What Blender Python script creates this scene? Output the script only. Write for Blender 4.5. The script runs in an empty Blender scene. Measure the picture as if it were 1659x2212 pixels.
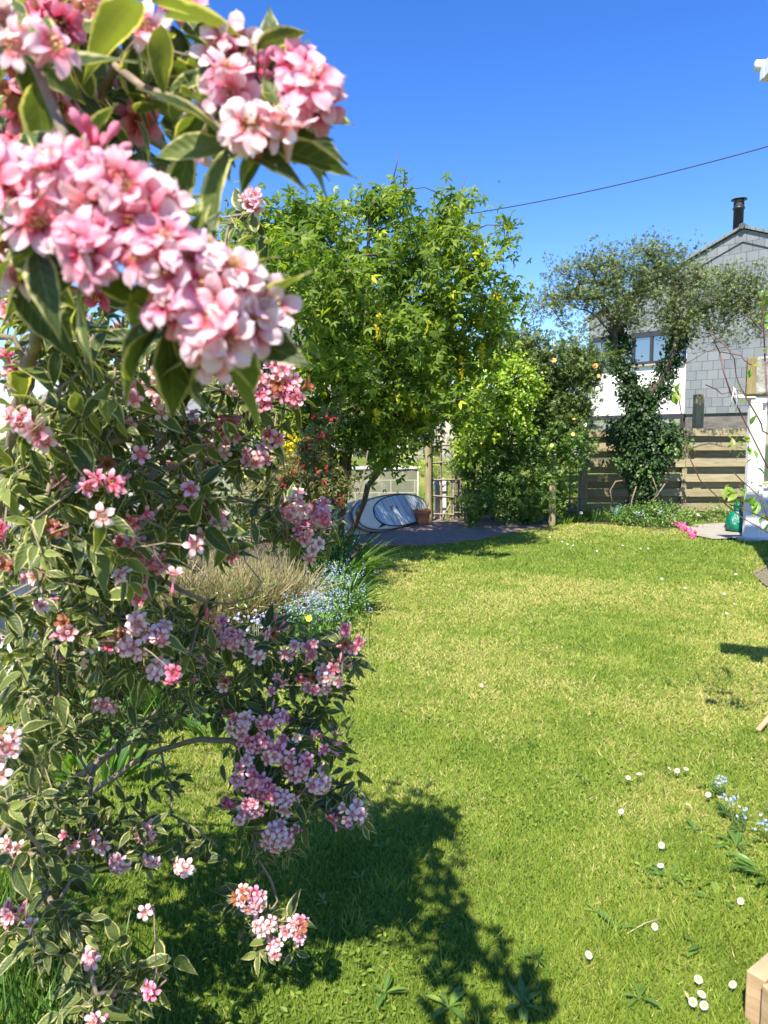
import bpy, bmesh, math, random
import numpy as np
from mathutils import Vector, Matrix, Euler

R = math.radians
rng = np.random.default_rng(11)
random.seed(5)
SC = bpy.context.scene
COL = SC.collection

# ------------------------------------------------------------------ camera
CAM_Z = 1.5
PITCH = R(5.3)
F = 1598.0                      # focal length in pixels of the 1659 x 2212 view
cam_d = bpy.data.cameras.new('camera')
cam = bpy.data.objects.new('camera', cam_d)
COL.objects.link(cam)
cam_d.sensor_fit = 'VERTICAL'
cam_d.sensor_height = 36.0
cam_d.lens = 26.0
cam_d.clip_start = 0.02
cam_d.clip_end = 3000
cam.location = (0, 0, CAM_Z)
cam.rotation_euler = (R(90) - PITCH, 0, 0)
cam_d.dof.use_dof = True
cam_d.dof.focus_distance = 5.0
cam_d.dof.aperture_fstop = 8.0
SC.camera = cam

# ------------------------------------------------------------------ light
SUN_EL = R(53)
SUN_AZ = R(22)                  # the light travels this far to the right of straight ahead
world = bpy.data.worlds.new('World')
SC.world = world
world.use_nodes = True
wn = world.node_tree
sky = wn.nodes.new('ShaderNodeTexSky')
sky.sky_type = 'NISHITA'
sky.sun_disc = False
sky.sun_elevation = SUN_EL
sky.sun_rotation = R(180) + SUN_AZ
sky.altitude = 0
sky.air_density = 1.0
sky.dust_density = 0.0
sky.ozone_density = 3.2
bg = wn.nodes['Background']
bg.inputs['Strength'].default_value = 0.112
hs = wn.nodes.new('ShaderNodeHueSaturation')
hs.inputs['Saturation'].default_value = 1.32
hs.inputs['Value'].default_value = 1.0
hs.inputs['Hue'].default_value = 0.516
wn.links.new(sky.outputs[0], hs.inputs['Color'])
wn.links.new(hs.outputs[0], bg.inputs['Color'])
sd = bpy.data.lights.new('sun', 'SUN')
sd.energy = 4.6
sd.angle = R(0.5)
sd.color = (1.0, 0.91, 0.74)
sun = bpy.data.objects.new('sun', sd)
COL.objects.link(sun)
ldir = Vector((math.sin(SUN_AZ) * math.cos(SUN_EL), math.cos(SUN_AZ) * math.cos(SUN_EL), -math.sin(SUN_EL)))
sun.rotation_euler = ldir.to_track_quat('-Z', 'Y').to_euler()
SC.view_settings.view_transform = 'Standard'
SC.view_settings.look = 'None'
SC.view_settings.exposure = 1.25
SC.view_settings.gamma = 1.0


# ------------------------------------------------------------------ helpers
def P(px, py, Y):
    """world point at forward distance Y seen at (px, py) of the 1659 x 2212 view"""
    a = (px - 829.5) / F
    b = (1106 - py) / F
    dy = math.cos(PITCH) + b * math.sin(PITCH)
    dz = -math.sin(PITCH) + b * math.cos(PITCH)
    k = Y / dy
    return np.array((a * k, Y, CAM_Z + dz * k))


def G(px, py, z=0.0):
    a = (px - 829.5) / F
    b = (1106 - py) / F
    dy = math.cos(PITCH) + b * math.sin(PITCH)
    dz = -math.sin(PITCH) + b * math.cos(PITCH)
    k = (z - CAM_Z) / dz
    return np.array((a * k, dy * k, z))


def norm(v):
    v = np.asarray(v, float)
    n = np.linalg.norm(v, axis=-1, keepdims=True)
    return v / np.maximum(n, 1e-9)


def vnoise(x, y, seed=0):
    """smooth value noise 0..1 on arrays"""
    xi = np.floor(x).astype(np.int64)
    yi = np.floor(y).astype(np.int64)
    fx = x - xi
    fy = y - yi
    fx = fx * fx * (3 - 2 * fx)
    fy = fy * fy * (3 - 2 * fy)

    def h(a, b):
        n = (a * 374761393 + b * 668265263 + seed * 1442695041) & 0xffffffff
        n = ((n ^ (n >> 13)) * 1274126177) & 0xffffffff
        return ((n ^ (n >> 16)) & 0xffff) / 65535.0
    return (h(xi, yi) * (1 - fx) + h(xi + 1, yi) * fx) * (1 - fy) + (h(xi, yi + 1) * (1 - fx) + h(xi + 1, yi + 1) * fx) * fy


class MB:
    """collects vertices, faces and one per-vertex data triple; builds one mesh object"""
    def __init__(self):
        self.v, self.f3, self.f4, self.d, self.n = [], [], [], [], 0

    def add(self, V, F3=None, F4=None, D=None):
        V = np.asarray(V, float).reshape(-1, 3)
        if F3 is not None and len(F3):
            self.f3.append(np.asarray(F3, np.int64) + self.n)
        if F4 is not None and len(F4):
            self.f4.append(np.asarray(F4, np.int64) + self.n)
        if D is None:
            D = np.zeros((len(V), 3))
        D = np.asarray(D, float)
        if D.ndim == 1:
            D = np.tile(D, (len(V), 1))
        self.v.append(V)
        self.d.append(D)
        self.n += len(V)

    def inst(self, T, pos, ydir, zdir, scale, rand, wscale=None):
        """copies of template T = (V, F3, F4, UV) with local y along ydir and z near zdir"""
        V, F3, F4, UV = T
        pos = np.asarray(pos, float).reshape(-1, 3)
        n = len(pos)
        if n == 0:
            return
        n = max(n, len(np.asarray(ydir).reshape(-1, 3)))
        pos = np.broadcast_to(pos, (n, 3))
        y = norm(np.broadcast_to(ydir, (n, 3)))
        z = np.broadcast_to(zdir, (n, 3)).astype(float)
        x = norm(np.cross(y, z) + 1e-6)
        z = np.cross(x, y)
        s = np.broadcast_to(np.asarray(scale, float), (n,))[:, None, None]
        ws = s if wscale is None else np.broadcast_to(np.asarray(wscale, float), (n,))[:, None, None]
        W = pos[:, None, :] + (V[None, :, 0:1] * x[:, None, :]) * ws + (V[None, :, 1:2] * y[:, None, :]) * s + (V[None, :, 2:3] * z[:, None, :]) * s
        m = len(V)
        off = (np.arange(n) * m)[:, None, None]
        D = np.empty((n, m, 3))
        D[:, :, 0:2] = UV[None]
        D[:, :, 2] = np.broadcast_to(np.asarray(rand, float), (n,))[:, None]
        base = self.n
        self.v.append(W.reshape(-1, 3))
        self.d.append(D.reshape(-1, 3))
        if F3 is not None and len(F3):
            self.f3.append((F3[None] + off).reshape(-1, 3) + base)
        if F4 is not None and len(F4):
            self.f4.append((F4[None] + off).reshape(-1, 4) + base)
        self.n += n * m

    def box(self, c, s, rot=None, D=(0, 0, 0), taper=1.0):
        c = np.asarray(c, float)
        h = np.asarray(s, float) / 2
        V = np.array([(sx * h[0] * (taper if sz > 0 else 1), sy * h[1] * (taper if sz > 0 else 1), sz * h[2]) for sz in (-1, 1) for sy in (-1, 1) for sx in (-1, 1)])
        if rot is not None:
            V = V @ np.array(Euler(rot).to_matrix()).T
        self.add(V + c, F4=[(0, 2, 3, 1), (4, 5, 7, 6), (0, 1, 5, 4), (2, 6, 7, 3), (0, 4, 6, 2), (1, 3, 7, 5)], D=D)

    def tube(self, pts, rad, n=6, D=(0, 0, 0), cap=True):
        pts = np.asarray(pts, float)
        k = len(pts)
        rad = np.broadcast_to(np.asarray(rad, float), (k,))
        t = np.gradient(pts, axis=0)
        t = norm(t)
        up = np.array((0.03, 0.05, 1.0))
        if abs(t[0][2]) > 0.95:
            up = np.array((1.0, 0.05, 0.02))
        x = norm(np.cross(t, up))
        y = np.cross(t, x)
        a = np.linspace(0, 2 * math.pi, n, endpoint=False)
        V = pts[:, None, :] + rad[:, None, None] * (np.cos(a)[None, :, None] * x[:, None, :] + np.sin(a)[None, :, None] * y[:, None, :])
        i = np.arange(k - 1)[:, None] * n
        j = np.arange(n)[None]
        j2 = (j + 1) % n
        F4 = np.stack([i + j, i + j2, i + n + j2, i + n + j], -1).reshape(-1, 4)
        F3 = []
        V = V.reshape(-1, 3)
        if cap:
            V = np.vstack([V, pts[0], pts[-1]])
            c0, c1 = len(V) - 2, len(V) - 1
            F3 = [(c0, (q + 1) % n, q) for q in range(n)] + [(c1, (k - 1) * n + q, (k - 1) * n + (q + 1) % n) for q in range(n)]
        self.add(V, F3=F3, F4=F4, D=D)

    def lathe(self, prof, c=(0, 0, 0), n=20, D=(0, 0, 0), axis=None):
        prof = np.asarray(prof, float)
        a = np.linspace(0, 2 * math.pi, n, endpoint=False)
        V = np.stack([prof[:, 0:1] * np.cos(a), prof[:, 0:1] * np.sin(a), np.repeat(prof[:, 1:2], n, 1)], -1).reshape(-1, 3)
        if axis is not None:
            q = Vector((0, 0, 1)).rotation_difference(Vector(axis)).to_matrix()
            V = V @ np.array(q).T
        k = len(prof)
        i = np.arange(k - 1)[:, None] * n
        j = np.arange(n)[None]
        j2 = (j + 1) % n
        F4 = np.stack([i + j, i + j2, i + n + j2, i + n + j], -1).reshape(-1, 4)
        self.add(V + np.asarray(c), F4=F4, D=D)

    def prism(self, outline, z0, z1, frame=None, D=(0, 0, 0)):
        """outline in local xy, extruded z0..z1; frame = (origin, x, y, z)"""
        o = np.asarray(outline, float)
        n = len(o)
        V = np.vstack([np.c_[o, np.full(n, z0)], np.c_[o, np.full(n, z1)]])
        if frame is not None:
            O, X, Y, Z = [np.asarray(q, float) for q in frame]
            V = O + V[:, 0:1] * X + V[:, 1:2] * Y + V[:, 2:3] * Z
        cen0 = V[:n].mean(0)
        cen1 = V[n:].mean(0)
        V = np.vstack([V, cen0, cen1])
        F4 = [(i, (i + 1) % n, n + (i + 1) % n, n + i) for i in range(n)]
        F3 = [(2 * n, (i + 1) % n, i) for i in range(n)] + [(2 * n + 1, n + i, n + (i + 1) % n) for i in range(n)]
        self.add(V, F3=F3, F4=F4, D=D)

    def build(self, name, mat, parent=None, smooth=True, bevel=0):
        me = bpy.data.meshes.new(name)
        V = np.concatenate(self.v) if self.v else np.zeros((0, 3))
        D = np.concatenate(self.d) if self.d else np.zeros((0, 3))
        off = np.zeros(3)
        f3 = np.concatenate(self.f3) if self.f3 else np.zeros((0, 3), np.int64)
        f4 = np.concatenate(self.f4) if self.f4 else np.zeros((0, 4), np.int64)
        me.vertices.add(len(V))
        me.vertices.foreach_set('co', V.astype(np.float32).ravel())
        loops = np.concatenate([f3.ravel(), f4.ravel()])
        me.loops.add(len(loops))
        me.loops.foreach_set('vertex_index', loops.astype(np.int32))
        tot = np.concatenate([np.full(len(f3), 3), np.full(len(f4), 4)]).astype(np.int32)
        st = np.concatenate([[0], np.cumsum(tot)[:-1]]).astype(np.int32) if len(tot) else np.zeros(0, np.int32)
        me.polygons.add(len(tot))
        me.polygons.foreach_set('loop_start', st)
        me.polygons.foreach_set('loop_total', tot)
        me.polygons.foreach_set('use_smooth', np.full(len(tot), bool(smooth)))
        at = me.attributes.new('data', 'FLOAT_VECTOR', 'POINT')
        at.data.foreach_set('vector', D.astype(np.float32).ravel())
        me.update(calc_edges=True)
        me.materials.append(mat)
        ob = bpy.data.objects.new(name, me)
        COL.objects.link(ob)
        if parent is not None:
            ob.parent = parent
        if bevel:
            b = ob.modifiers.new('bevel', 'BEVEL')
            b.width = bevel
            b.segments = 2
            b.limit_method = 'ANGLE'
        return ob


def tag(o, label=None, cat=None, group=None, kind=None):
    if label:
        o['label'] = label
    if cat:
        o['category'] = cat
    if group:
        o['group'] = group
    if kind:
        o['kind'] = kind
    return o


def thing(name, label, cat, group=None, loc=(0, 0, 0)):
    o = bpy.data.objects.new(name, None)
    o.empty_display_size = 0.1
    COL.objects.link(o)
    o.location = loc
    return tag(o, label, cat, group)


def put(root, loc):
    """give a thing whose parts were built in world coordinates its own base point"""
    root.location = loc
    for ch in root.children:
        ch.matrix_parent_inverse = Matrix.Translation(-Vector(loc))


# ------------------------------------------------------------------ materials
def new_mat(name):
    m = bpy.data.materials.new(name)
    m.use_nodes = True
    nt = m.node_tree
    return m, nt, nt.nodes['Principled BSDF'], nt.nodes['Material Output']


def node(nt, kind, **kw):
    n = nt.nodes.new(kind)
    for k, v in kw.items():
        setattr(n, k, v)
    return n


def mixc(nt, a, b, fac, mode='MIX'):
    n = nt.nodes.new('ShaderNodeMix')
    n.data_type = 'RGBA'
    n.blend_type = mode
    for s, v in ((6, a), (7, b), (0, fac)):
        if hasattr(v, 'links') or isinstance(v, bpy.types.NodeSocket):
            nt.links.new(v, n.inputs[s])
        elif s == 0:
            n.inputs[0].default_value = v
        else:
            n.inputs[s].default_value = (*v, 1)
    return n.outputs[2]


def math_(nt, op, a, b=None, c=None, clamp=False):
    n = nt.nodes.new('ShaderNodeMath')
    n.operation = op
    n.use_clamp = clamp
    for i, v in enumerate((a, b, c)):
        if v is None:
            continue
        if isinstance(v, bpy.types.NodeSocket):
            nt.links.new(v, n.inputs[i])
        else:
            n.inputs[i].default_value = v
    return n.outputs[0]


def ramp(nt, fac, stops, interp='LINEAR'):
    n = nt.nodes.new('ShaderNodeValToRGB')
    n.color_ramp.interpolation = interp
    el = n.color_ramp.elements
    while len(el) > 1:
        el.remove(el[-1])
    el[0].position = stops[0][0]
    el[0].color = (*stops[0][1], 1)
    for p, c in stops[1:]:
        e = el.new(p)
        e.color = (*c, 1)
    nt.links.new(fac, n.inputs[0])
    return n.outputs[0]


def noise(nt, scale, detail=3, vec=None, rough=0.6):
    n = nt.nodes.new('ShaderNodeTexNoise')
    n.inputs['Scale'].default_value = scale
    n.inputs['Detail'].default_value = detail
    n.inputs['Roughness'].default_value = rough
    if vec is not None:
        nt.links.new(vec, n.inputs['Vector'])
    return n.outputs['Fac']


def coords(nt, kind='Object', scale=None):
    c = nt.nodes.new('ShaderNodeTexCoord').outputs[kind]
    if scale is not None:
        m = nt.nodes.new('ShaderNodeMapping')
        m.inputs['Scale'].default_value = scale
        nt.links.new(c, m.inputs['Vector'])
        c = m.outputs[0]
    return c


def data(nt):
    a = nt.nodes.new('ShaderNodeAttribute')
    a.attribute_name = 'data'
    s = nt.nodes.new('ShaderNodeSeparateXYZ')
    nt.links.new(a.outputs['Vector'], s.inputs[0])
    return s.outputs[0], s.outputs[1], s.outputs[2]


def bump(nt, b, height, strength=0.4, dist=0.01):
    n = nt.nodes.new('ShaderNodeBump')
    n.inputs['Strength'].default_value = strength
    n.inputs['Distance'].default_value = dist
    nt.links.new(height, n.inputs['Height'])
    nt.links.new(n.outputs[0], b.inputs['Normal'])


def translucent(nt, b, out, col, amount):
    t = nt.nodes.new('ShaderNodeBsdfTranslucent')
    nt.links.new(col, t.inputs['Color'])
    m = nt.nodes.new('ShaderNodeMixShader')
    m.inputs[0].default_value = amount
    nt.links.new(b.outputs[0], m.inputs[1])
    nt.links.new(t.outputs[0], m.inputs[2])
    nt.links.new(m.outputs[0], out.inputs['Surface'])


def leaf_mat(name, stops, tr=0.4, rough=0.42, tcol=(1.5, 1.7, 0.6), rib=True, spec=0.4):
    m, nt, b, out = new_mat(name)
    u, v, r = data(nt)
    c = ramp(nt, r, stops)
    if rib:
        au = math_(nt, 'ABSOLUTE', u)
        k = math_(nt, 'MULTIPLY', math_(nt, 'SUBTRACT', 0.16, au, clamp=True), 3.0)
        c = mixc(nt, c, (0.3, 0.4, 0.14), k)
    nt.links.new(c, b.inputs['Base Color'])
    b.inputs['Roughness'].default_value = rough
    b.inputs['Specular IOR Level'].default_value = spec
    tc = mixc(nt, c, tcol, 1.0, 'MULTIPLY')
    translucent(nt, b, out, tc, tr)
    return m


def plain(name, col, rough=0.6, vary=0.0, scale=8, bmp=0.0, metallic=0.0, dark=None, bd=0.01, spec=0.5, detail=5, stretch=None):
    m, nt, b, out = new_mat(name)
    b.inputs['Roughness'].default_value = rough
    b.inputs['Metallic'].default_value = metallic
    b.inputs['Specular IOR Level'].default_value = spec
    if vary or bmp:
        n = noise(nt, scale, detail, coords(nt, 'Object', stretch))
        if vary:
            d = dark or tuple(q * (1 - vary) for q in col)
            f = math_(nt, 'MULTIPLY_ADD', n, 2.4, -0.7, clamp=True)
            nt.links.new(mixc(nt, d, col, f), b.inputs['Base Color'])
        else:
            b.inputs['Base Color'].default_value = (*col, 1)
        if bmp:
            bump(nt, b, n, bmp, bd)
    else:
        b.inputs['Base Color'].default_value = (*col, 1)
    return m


# variegated weigela leaf
def make_varieg():
    m, nt, b, out = new_mat('variegated_leaf')
    u, v, r = data(nt)
    base = ramp(nt, r, [(0, (0.045, 0.072, 0.022)), (0.45, (0.078, 0.115, 0.03)), (0.8, (0.135, 0.18, 0.045)), (1, (0.22, 0.27, 0.06))])
    geo = coords(nt, 'Object')
    nz = noise(nt, 55, 2, geo)
    nz2 = noise(nt, 240, 2, geo)
    au = math_(nt, 'ABSOLUTE', u)
    # edge distance: margins in u plus tip in v
    e = math_(nt, 'MULTIPLY_ADD', nz, 0.55, au)
    e = math_(nt, 'MULTIPLY_ADD', nz2, 0.10, e)
    e = math_(nt, 'MULTIPLY_ADD', math_(nt, 'FRACT', math_(nt, 'MULTIPLY', r, 37.0)), 0.16, math_(nt, 'SUBTRACT', e, 0.07))
    f = math_(nt, 'MULTIPLY', math_(nt, 'SUBTRACT', e, 1.10), 9.0, clamp=True)
    cream = ramp(nt, r, [(0, (0.44, 0.42, 0.20)), (0.6, (0.60, 0.56, 0.28)), (1, (0.58, 0.58, 0.24))])
    # side veins
    vv = math_(nt, 'SINE', math_(nt, 'MULTIPLY', math_(nt, 'SUBTRACT', v, math_(nt, 'MULTIPLY', au, 0.22)), 46.0))
    vein = math_(nt, 'MULTIPLY', math_(nt, 'SUBTRACT', vv, 0.80, clamp=True), 1.6)
    rib = math_(nt, 'MULTIPLY', math_(nt, 'SUBTRACT', 0.10, au, clamp=True), 6.0)
    k = math_(nt, 'ADD', vein, rib, clamp=True)
    c = mixc(nt, base, (0.17, 0.21, 0.09), k)
    c = mixc(nt, c, cream, f)
    blem = math_(nt, 'MULTIPLY_ADD', noise(nt, 130, 3, geo, 0.7), 7.0, -4.75, clamp=True)
    c = mixc(nt, c, (0.22, 0.12, 0.05), math_(nt, 'MULTIPLY', blem, 0.7))
    nt.links.new(c, b.inputs['Base Color'])
    b.inputs['Roughness'].default_value = 0.48
    b.inputs['Specular IOR Level'].default_value = 0.35
    bump(nt, b, vv, 0.18, 0.002)
    tc = mixc(nt, c, (1.6, 1.6, 0.6), 1.0, 'MULTIPLY')
    translucent(nt, b, out, tc, 0.38)
    return m


def make_petal():
    m, nt, b, out = new_mat('weigela_petal')
    u, v, r = data(nt)
    pale = ramp(nt, u, [(0, (0.60, 0.25, 0.15)), (0.32, (0.80, 0.36, 0.36)), (0.52, (0.87, 0.68, 0.70)), (1, (0.89, 0.84, 0.86))])
    mid = ramp(nt, u, [(0, (0.50, 0.05, 0.07)), (0.33, (0.72, 0.08, 0.19)), (0.55, (0.84, 0.36, 0.52)), (1, (0.88, 0.62, 0.73))])
    deep = ramp(nt, u, [(0, (0.32, 0.01, 0.03)), (0.4, (0.58, 0.04, 0.13)), (1, (0.74, 0.18, 0.34))])
    f1 = math_(nt, 'MULTIPLY', r, 2.0, clamp=True)
    f2 = math_(nt, 'MULTIPLY', math_(nt, 'SUBTRACT', r, 0.5), 2.0, clamp=True)
    c = mixc(nt, mixc(nt, pale, mid, f1), deep, f2)
    # stamens carry v > 1.5
    st = math_(nt, 'GREATER_THAN', v, 1.5)
    c = mixc(nt, c, (0.85, 0.72, 0.35), st)
    br_ = math_(nt, 'GREATER_THAN', r, 1.1)
    c = mixc(nt, c, (0.36, 0.13, 0.06), br_)
    pn = noise(nt, 260, 4, coords(nt, 'Object'))
    c = mixc(nt, c, (0.90, 0.84, 0.82), math_(nt, 'MULTIPLY_ADD', pn, 1.6, -0.85, clamp=True))
    bump(nt, b, pn, 0.35, 0.002)
    nt.links.new(c, b.inputs['Base Color'])
    b.inputs['Roughness'].default_value = 0.75
    b.inputs['Specular IOR Level'].default_value = 0.12
    tc = mixc(nt, c, (1.02, 0.90, 0.95), 1.0, 'MULTIPLY')
    translucent(nt, b, out, tc, 0.35)
    return m


M = {}
M['varieg'] = make_varieg()
M['petal'] = make_petal()
M['bark'] = plain('grey_brown_bark', (0.30, 0.235, 0.175), 0.85, 0.5, 40, 0.5, bd=0.004)
M['bark_dark'] = plain('dark_bark', (0.13, 0.10, 0.075), 0.9, 0.5, 14, 0.6, bd=0.01)
M['twig_red'] = plain('reddish_twig', (0.16, 0.075, 0.06), 0.5, 0.4, 30)
M['laburnum'] = leaf_mat('laburnum_leaf', [(0, (0.045, 0.09, 0.012)), (0.5, (0.105, 0.175, 0.02)), (0.85, (0.19, 0.275, 0.028)), (0.95, (0.30, 0.36, 0.03)), (1, (0.46, 0.48, 0.03))], 0.42, 0.5, spec=0.25)
M['olive'] = leaf_mat('olive_leaf', [(0, (0.055, 0.085, 0.03)), (0.5, (0.12, 0.165, 0.055)), (0.85, (0.21, 0.25, 0.085)), (0.97, (0.28, 0.27, 0.11)), (1, (0.28, 0.15, 0.08))], 0.28, 0.35)
M['rose_leaf'] = leaf_mat('rose_leaf', [(0, (0.04, 0.075, 0.02)), (0.5, (0.095, 0.145, 0.035)), (0.85, (0.17, 0.21, 0.055)), (1, (0.24, 0.19, 0.08))], 0.3, 0.42)
M['ivy'] = leaf_mat('ivy_leaf', [(0, (0.012, 0.035, 0.012)), (0.7, (0.03, 0.08, 0.02)), (1, (0.09, 0.19, 0.04))], 0.15, 0.45, spec=0.35)
M['bright'] = leaf_mat('golden_green_leaf', [(0, (0.12, 0.22, 0.02)), (0.4, (0.27, 0.40, 0.035)), (0.8, (0.46, 0.56, 0.06)), (1, (0.62, 0.66, 0.14))], 0.35, 0.3, spec=0.6)
M['midgreen'] = leaf_mat('mid_green_leaf', [(0, (0.045, 0.11, 0.02)), (0.6, (0.10, 0.20, 0.035)), (1, (0.24, 0.34, 0.06))], 0.35, 0.35, spec=0.5)
M['bronze'] = leaf_mat('bronze_green_leaf', [(0, (0.07, 0.10, 0.03)), (0.5, (0.14, 0.15, 0.045)), (0.8, (0.18, 0.12, 0.05)), (1, (0.25, 0.22, 0.06))], 0.3, 0.4)
M['strap'] = leaf_mat('strap_leaf', [(0, (0.03, 0.08, 0.015)), (0.7, (0.06, 0.15, 0.025)), (1, (0.18, 0.32, 0.05))], 0.35, 0.35, spec=0.5)
M['cherry'] = leaf_mat('cherry_leaf', [(0, (0.09, 0.20, 0.02)), (0.6, (0.20, 0.35, 0.04)), (1, (0.30, 0.34, 0.08))], 0.4, 0.35)
M['grass'] = leaf_mat('grass_blade', [(0, (0.125, 0.205, 0.03)), (0.35, (0.21, 0.305, 0.044)), (0.62, (0.29, 0.36, 0.06)), (0.75, (0.40, 0.395, 0.12)), (0.88, (0.50, 0.43, 0.17)), (1, (0.58, 0.49, 0.25))], 0.38, 0.5, tcol=(1.25, 1.35, 0.55), rib=False, spec=0.3)
M['straw'] = leaf_mat('dry_stem', [(0, (0.24, 0.26, 0.09)), (0.4, (0.40, 0.34, 0.18)), (0.75, (0.58, 0.49, 0.31)), (1, (0.24, 0.30, 0.08))], 0.25, 0.6, tcol=(1.1, 1.0, 0.8), rib=False, spec=0.2)


def flower_mat(name, stops, tr=0.3):
    return leaf_mat(name, stops, tr, 0.55, tcol=(1.0, 1.0, 1.0), rib=False, spec=0.25)


M['yellow'] = flower_mat('yellow_petal', [(0, (0.62, 0.50, 0.02)), (1, (0.85, 0.72, 0.04))])
M['crimson'] = flower_mat('crimson_petal', [(0, (0.30, 0.01, 0.03)), (1, (0.55, 0.03, 0.07))])
M['blue'] = flower_mat('forget_me_not_petal', [(0, (0.30, 0.40, 0.75)), (0.7, (0.48, 0.60, 0.86)), (1, (0.55, 0.52, 0.80))])
M['orange'] = flower_mat('apricot_petal', [(0, (0.85, 0.42, 0.10)), (1, (0.88, 0.66, 0.25))])
M['magenta'] = flower_mat('magenta_petal', [(0, (0.62, 0.06, 0.28)), (1, (0.82, 0.22, 0.45))])
M['white_petal'] = flower_mat('white_petal', [(0, (0.80, 0.80, 0.76)), (1, (0.88, 0.86, 0.86))])
M['daisy_eye'] = plain('daisy_eye', (0.80, 0.52, 0.03), 0.8)
M['pvc'] = plain('white_pvc', (0.80, 0.81, 0.83), 0.3, 0.06, 2)
M['render'] = plain('white_render', (0.82, 0.82, 0.80), 0.8, 0.06, 3, 0.2, dark=(0.72, 0.71, 0.67))
M['render_old'] = plain('weathered_whitewash', (0.66, 0.66, 0.64), 0.85, 0.4, 6, 0.6, dark=(0.35, 0.36, 0.34), bd=0.02)
M['charcoal'] = plain('charcoal_metal', (0.035, 0.038, 0.045), 0.45, 0.1, 5)
M['steel_flue'] = plain('black_flue', (0.022, 0.025, 0.032), 0.42, 0.1, 5)
M['terracotta'] = plain('terracotta', (0.52, 0.20, 0.095), 0.75, 0.22, 12, 0.15, dark=(0.44, 0.18, 0.10))
M['stone'] = plain('grey_stone', (0.40, 0.37, 0.33), 0.9, 0.5, 5, 0.7, bd=0.03)
M['path'] = plain('path_stone', (0.38, 0.35, 0.32), 0.85, 0.3, 5, 0.4, dark=(0.25, 0.23, 0.20))
M['bag'] = plain('green_plastic', (0.004, 0.21, 0.135), 0.28, 0.35, 14, 0.8, dark=(0.0, 0.10, 0.07), bd=0.03)
M['black'] = plain('black_rubber', (0.02, 0.02, 0.025), 0.5)
M['cream_hull'] = plain('board_white', (0.72, 0.73, 0.72), 0.3, 0.1, 6)
M['soil'] = plain('soil', (0.075, 0.055, 0.038), 0.95, 0.4, 30, 0.8, bd=0.02)
M['cable'] = plain('cable_black', (0.02, 0.022, 0.03), 0.6)


def wood(name, light, dark, stretch=(1.2, 12, 12), lichen=0.35, sc=2.2):
    m, nt, b, out = new_mat(name)
    co = coords(nt, 'Object', stretch)
    n1 = noise(nt, sc, 7, co, 0.7)
    n2 = noise(nt, 2.2, 4, coords(nt, 'Object'), 0.6)
    c = mixc(nt, dark, light, math_(nt, 'MULTIPLY_ADD', n1, 3.0, -1.0, clamp=True))
    c = mixc(nt, c, (0.24, 0.26, 0.15), math_(nt, 'MULTIPLY', math_(nt, 'MULTIPLY_ADD', n2, 3.0, -1.2, clamp=True), lichen))
    u, v, r = data(nt)
    c = mixc(nt, c, (0.62, 0.58, 0.52), math_(nt, 'MULTIPLY', r, 1.0), 'MULTIPLY')
    nt.links.new(c, b.inputs['Base Color'])
    b.inputs['Roughness'].default_value = 0.85
    b.inputs['Specular IOR Level'].default_value = 0.25
    bump(nt, b, n1, 0.6, 0.006)
    return m


M['fence'] = wood('weathered_board', (0.46, 0.395, 0.26), (0.26, 0.215, 0.14))
M['post'] = wood('weathered_post', (0.40, 0.335, 0.21), (0.20, 0.165, 0.10), (12, 12, 1.2))
M['trellis'] = wood('grey_lattice_wood', (0.36, 0.31, 0.24), (0.17, 0.14, 0.10), (8, 8, 2))
M['sleeper'] = wood('new_timber', (0.52, 0.36, 0.21), (0.34, 0.23, 0.13), (3, 3, 20), 0.0, 1.5)
M['beam_end'] = wood('beam_end_grain', (0.34, 0.26, 0.13), (0.15, 0.11, 0.05), (2, 30, 2), 0.2)
M['beam'] = plain('lichened_beam', (0.42, 0.41, 0.38), 0.9, 0.6, 18, 0.9, dark=(0.09, 0.09, 0.085), bd=0.02)


def make_lawn_ground():
    m, nt, b, out = new_mat('lawn_ground')
    g = coords(nt, 'Object')
    n1 = noise(nt, 1.1, 4, g)
    n2 = noise(nt, 60, 4, g, 0.8)
    c = ramp(nt, n1, [(0.3, (0.10, 0.17, 0.025)), (0.5, (0.17, 0.23, 0.04)), (0.62, (0.30, 0.28, 0.10)), (0.75, (0.36, 0.31, 0.14))])
    c2 = ramp(nt, n2, [(0.3, (0.25, 0.27, 0.2)), (0.5, (0.8, 0.8, 0.8)), (0.7, (1.25, 1.2, 1.1))])
    c = mixc(nt, c, c2, 1.0, 'MULTIPLY')
    nt.links.new(c, b.inputs['Base Color'])
    b.inputs['Roughness'].default_value = 0.95
    b.inputs['Specular IOR Level'].default_value = 0.1
    bump(nt, b, n2, 0.7, 0.02)
    return m


def make_bricks():
    m, nt, b, out = new_mat('brick_paving')
    g = coords(nt, 'Object')
    br = nt.nodes.new('ShaderNodeTexBrick')
    nt.links.new(g, br.inputs['Vector'])
    br.inputs['Scale'].default_value = 1.0
    br.inputs['Brick Width'].default_value = 0.215
    br.inputs['Row Height'].default_value = 0.105
    br.inputs['Mortar Size'].default_value = 0.006
    br.inputs['Color1'].default_value = (0.25, 0.145, 0.11, 1)
    br.inputs['Color2'].default_value = (0.155, 0.115, 0.10, 1)
    br.inputs['Mortar'].default_value = (0.24, 0.21, 0.18, 1)
    n = noise(nt, 5, 5, g)
    c = mixc(nt, br.outputs[0], (0.34, 0.29, 0.25), math_(nt, 'MULTIPLY_ADD', n, 2.0, -0.85, clamp=True))
    nt.links.new(c, b.inputs['Base Color'])
    b.inputs['Roughness'].default_value = 0.85
    bump(nt, b, br.outputs['Fac'], 0.5, -0.01)
    return m


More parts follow.
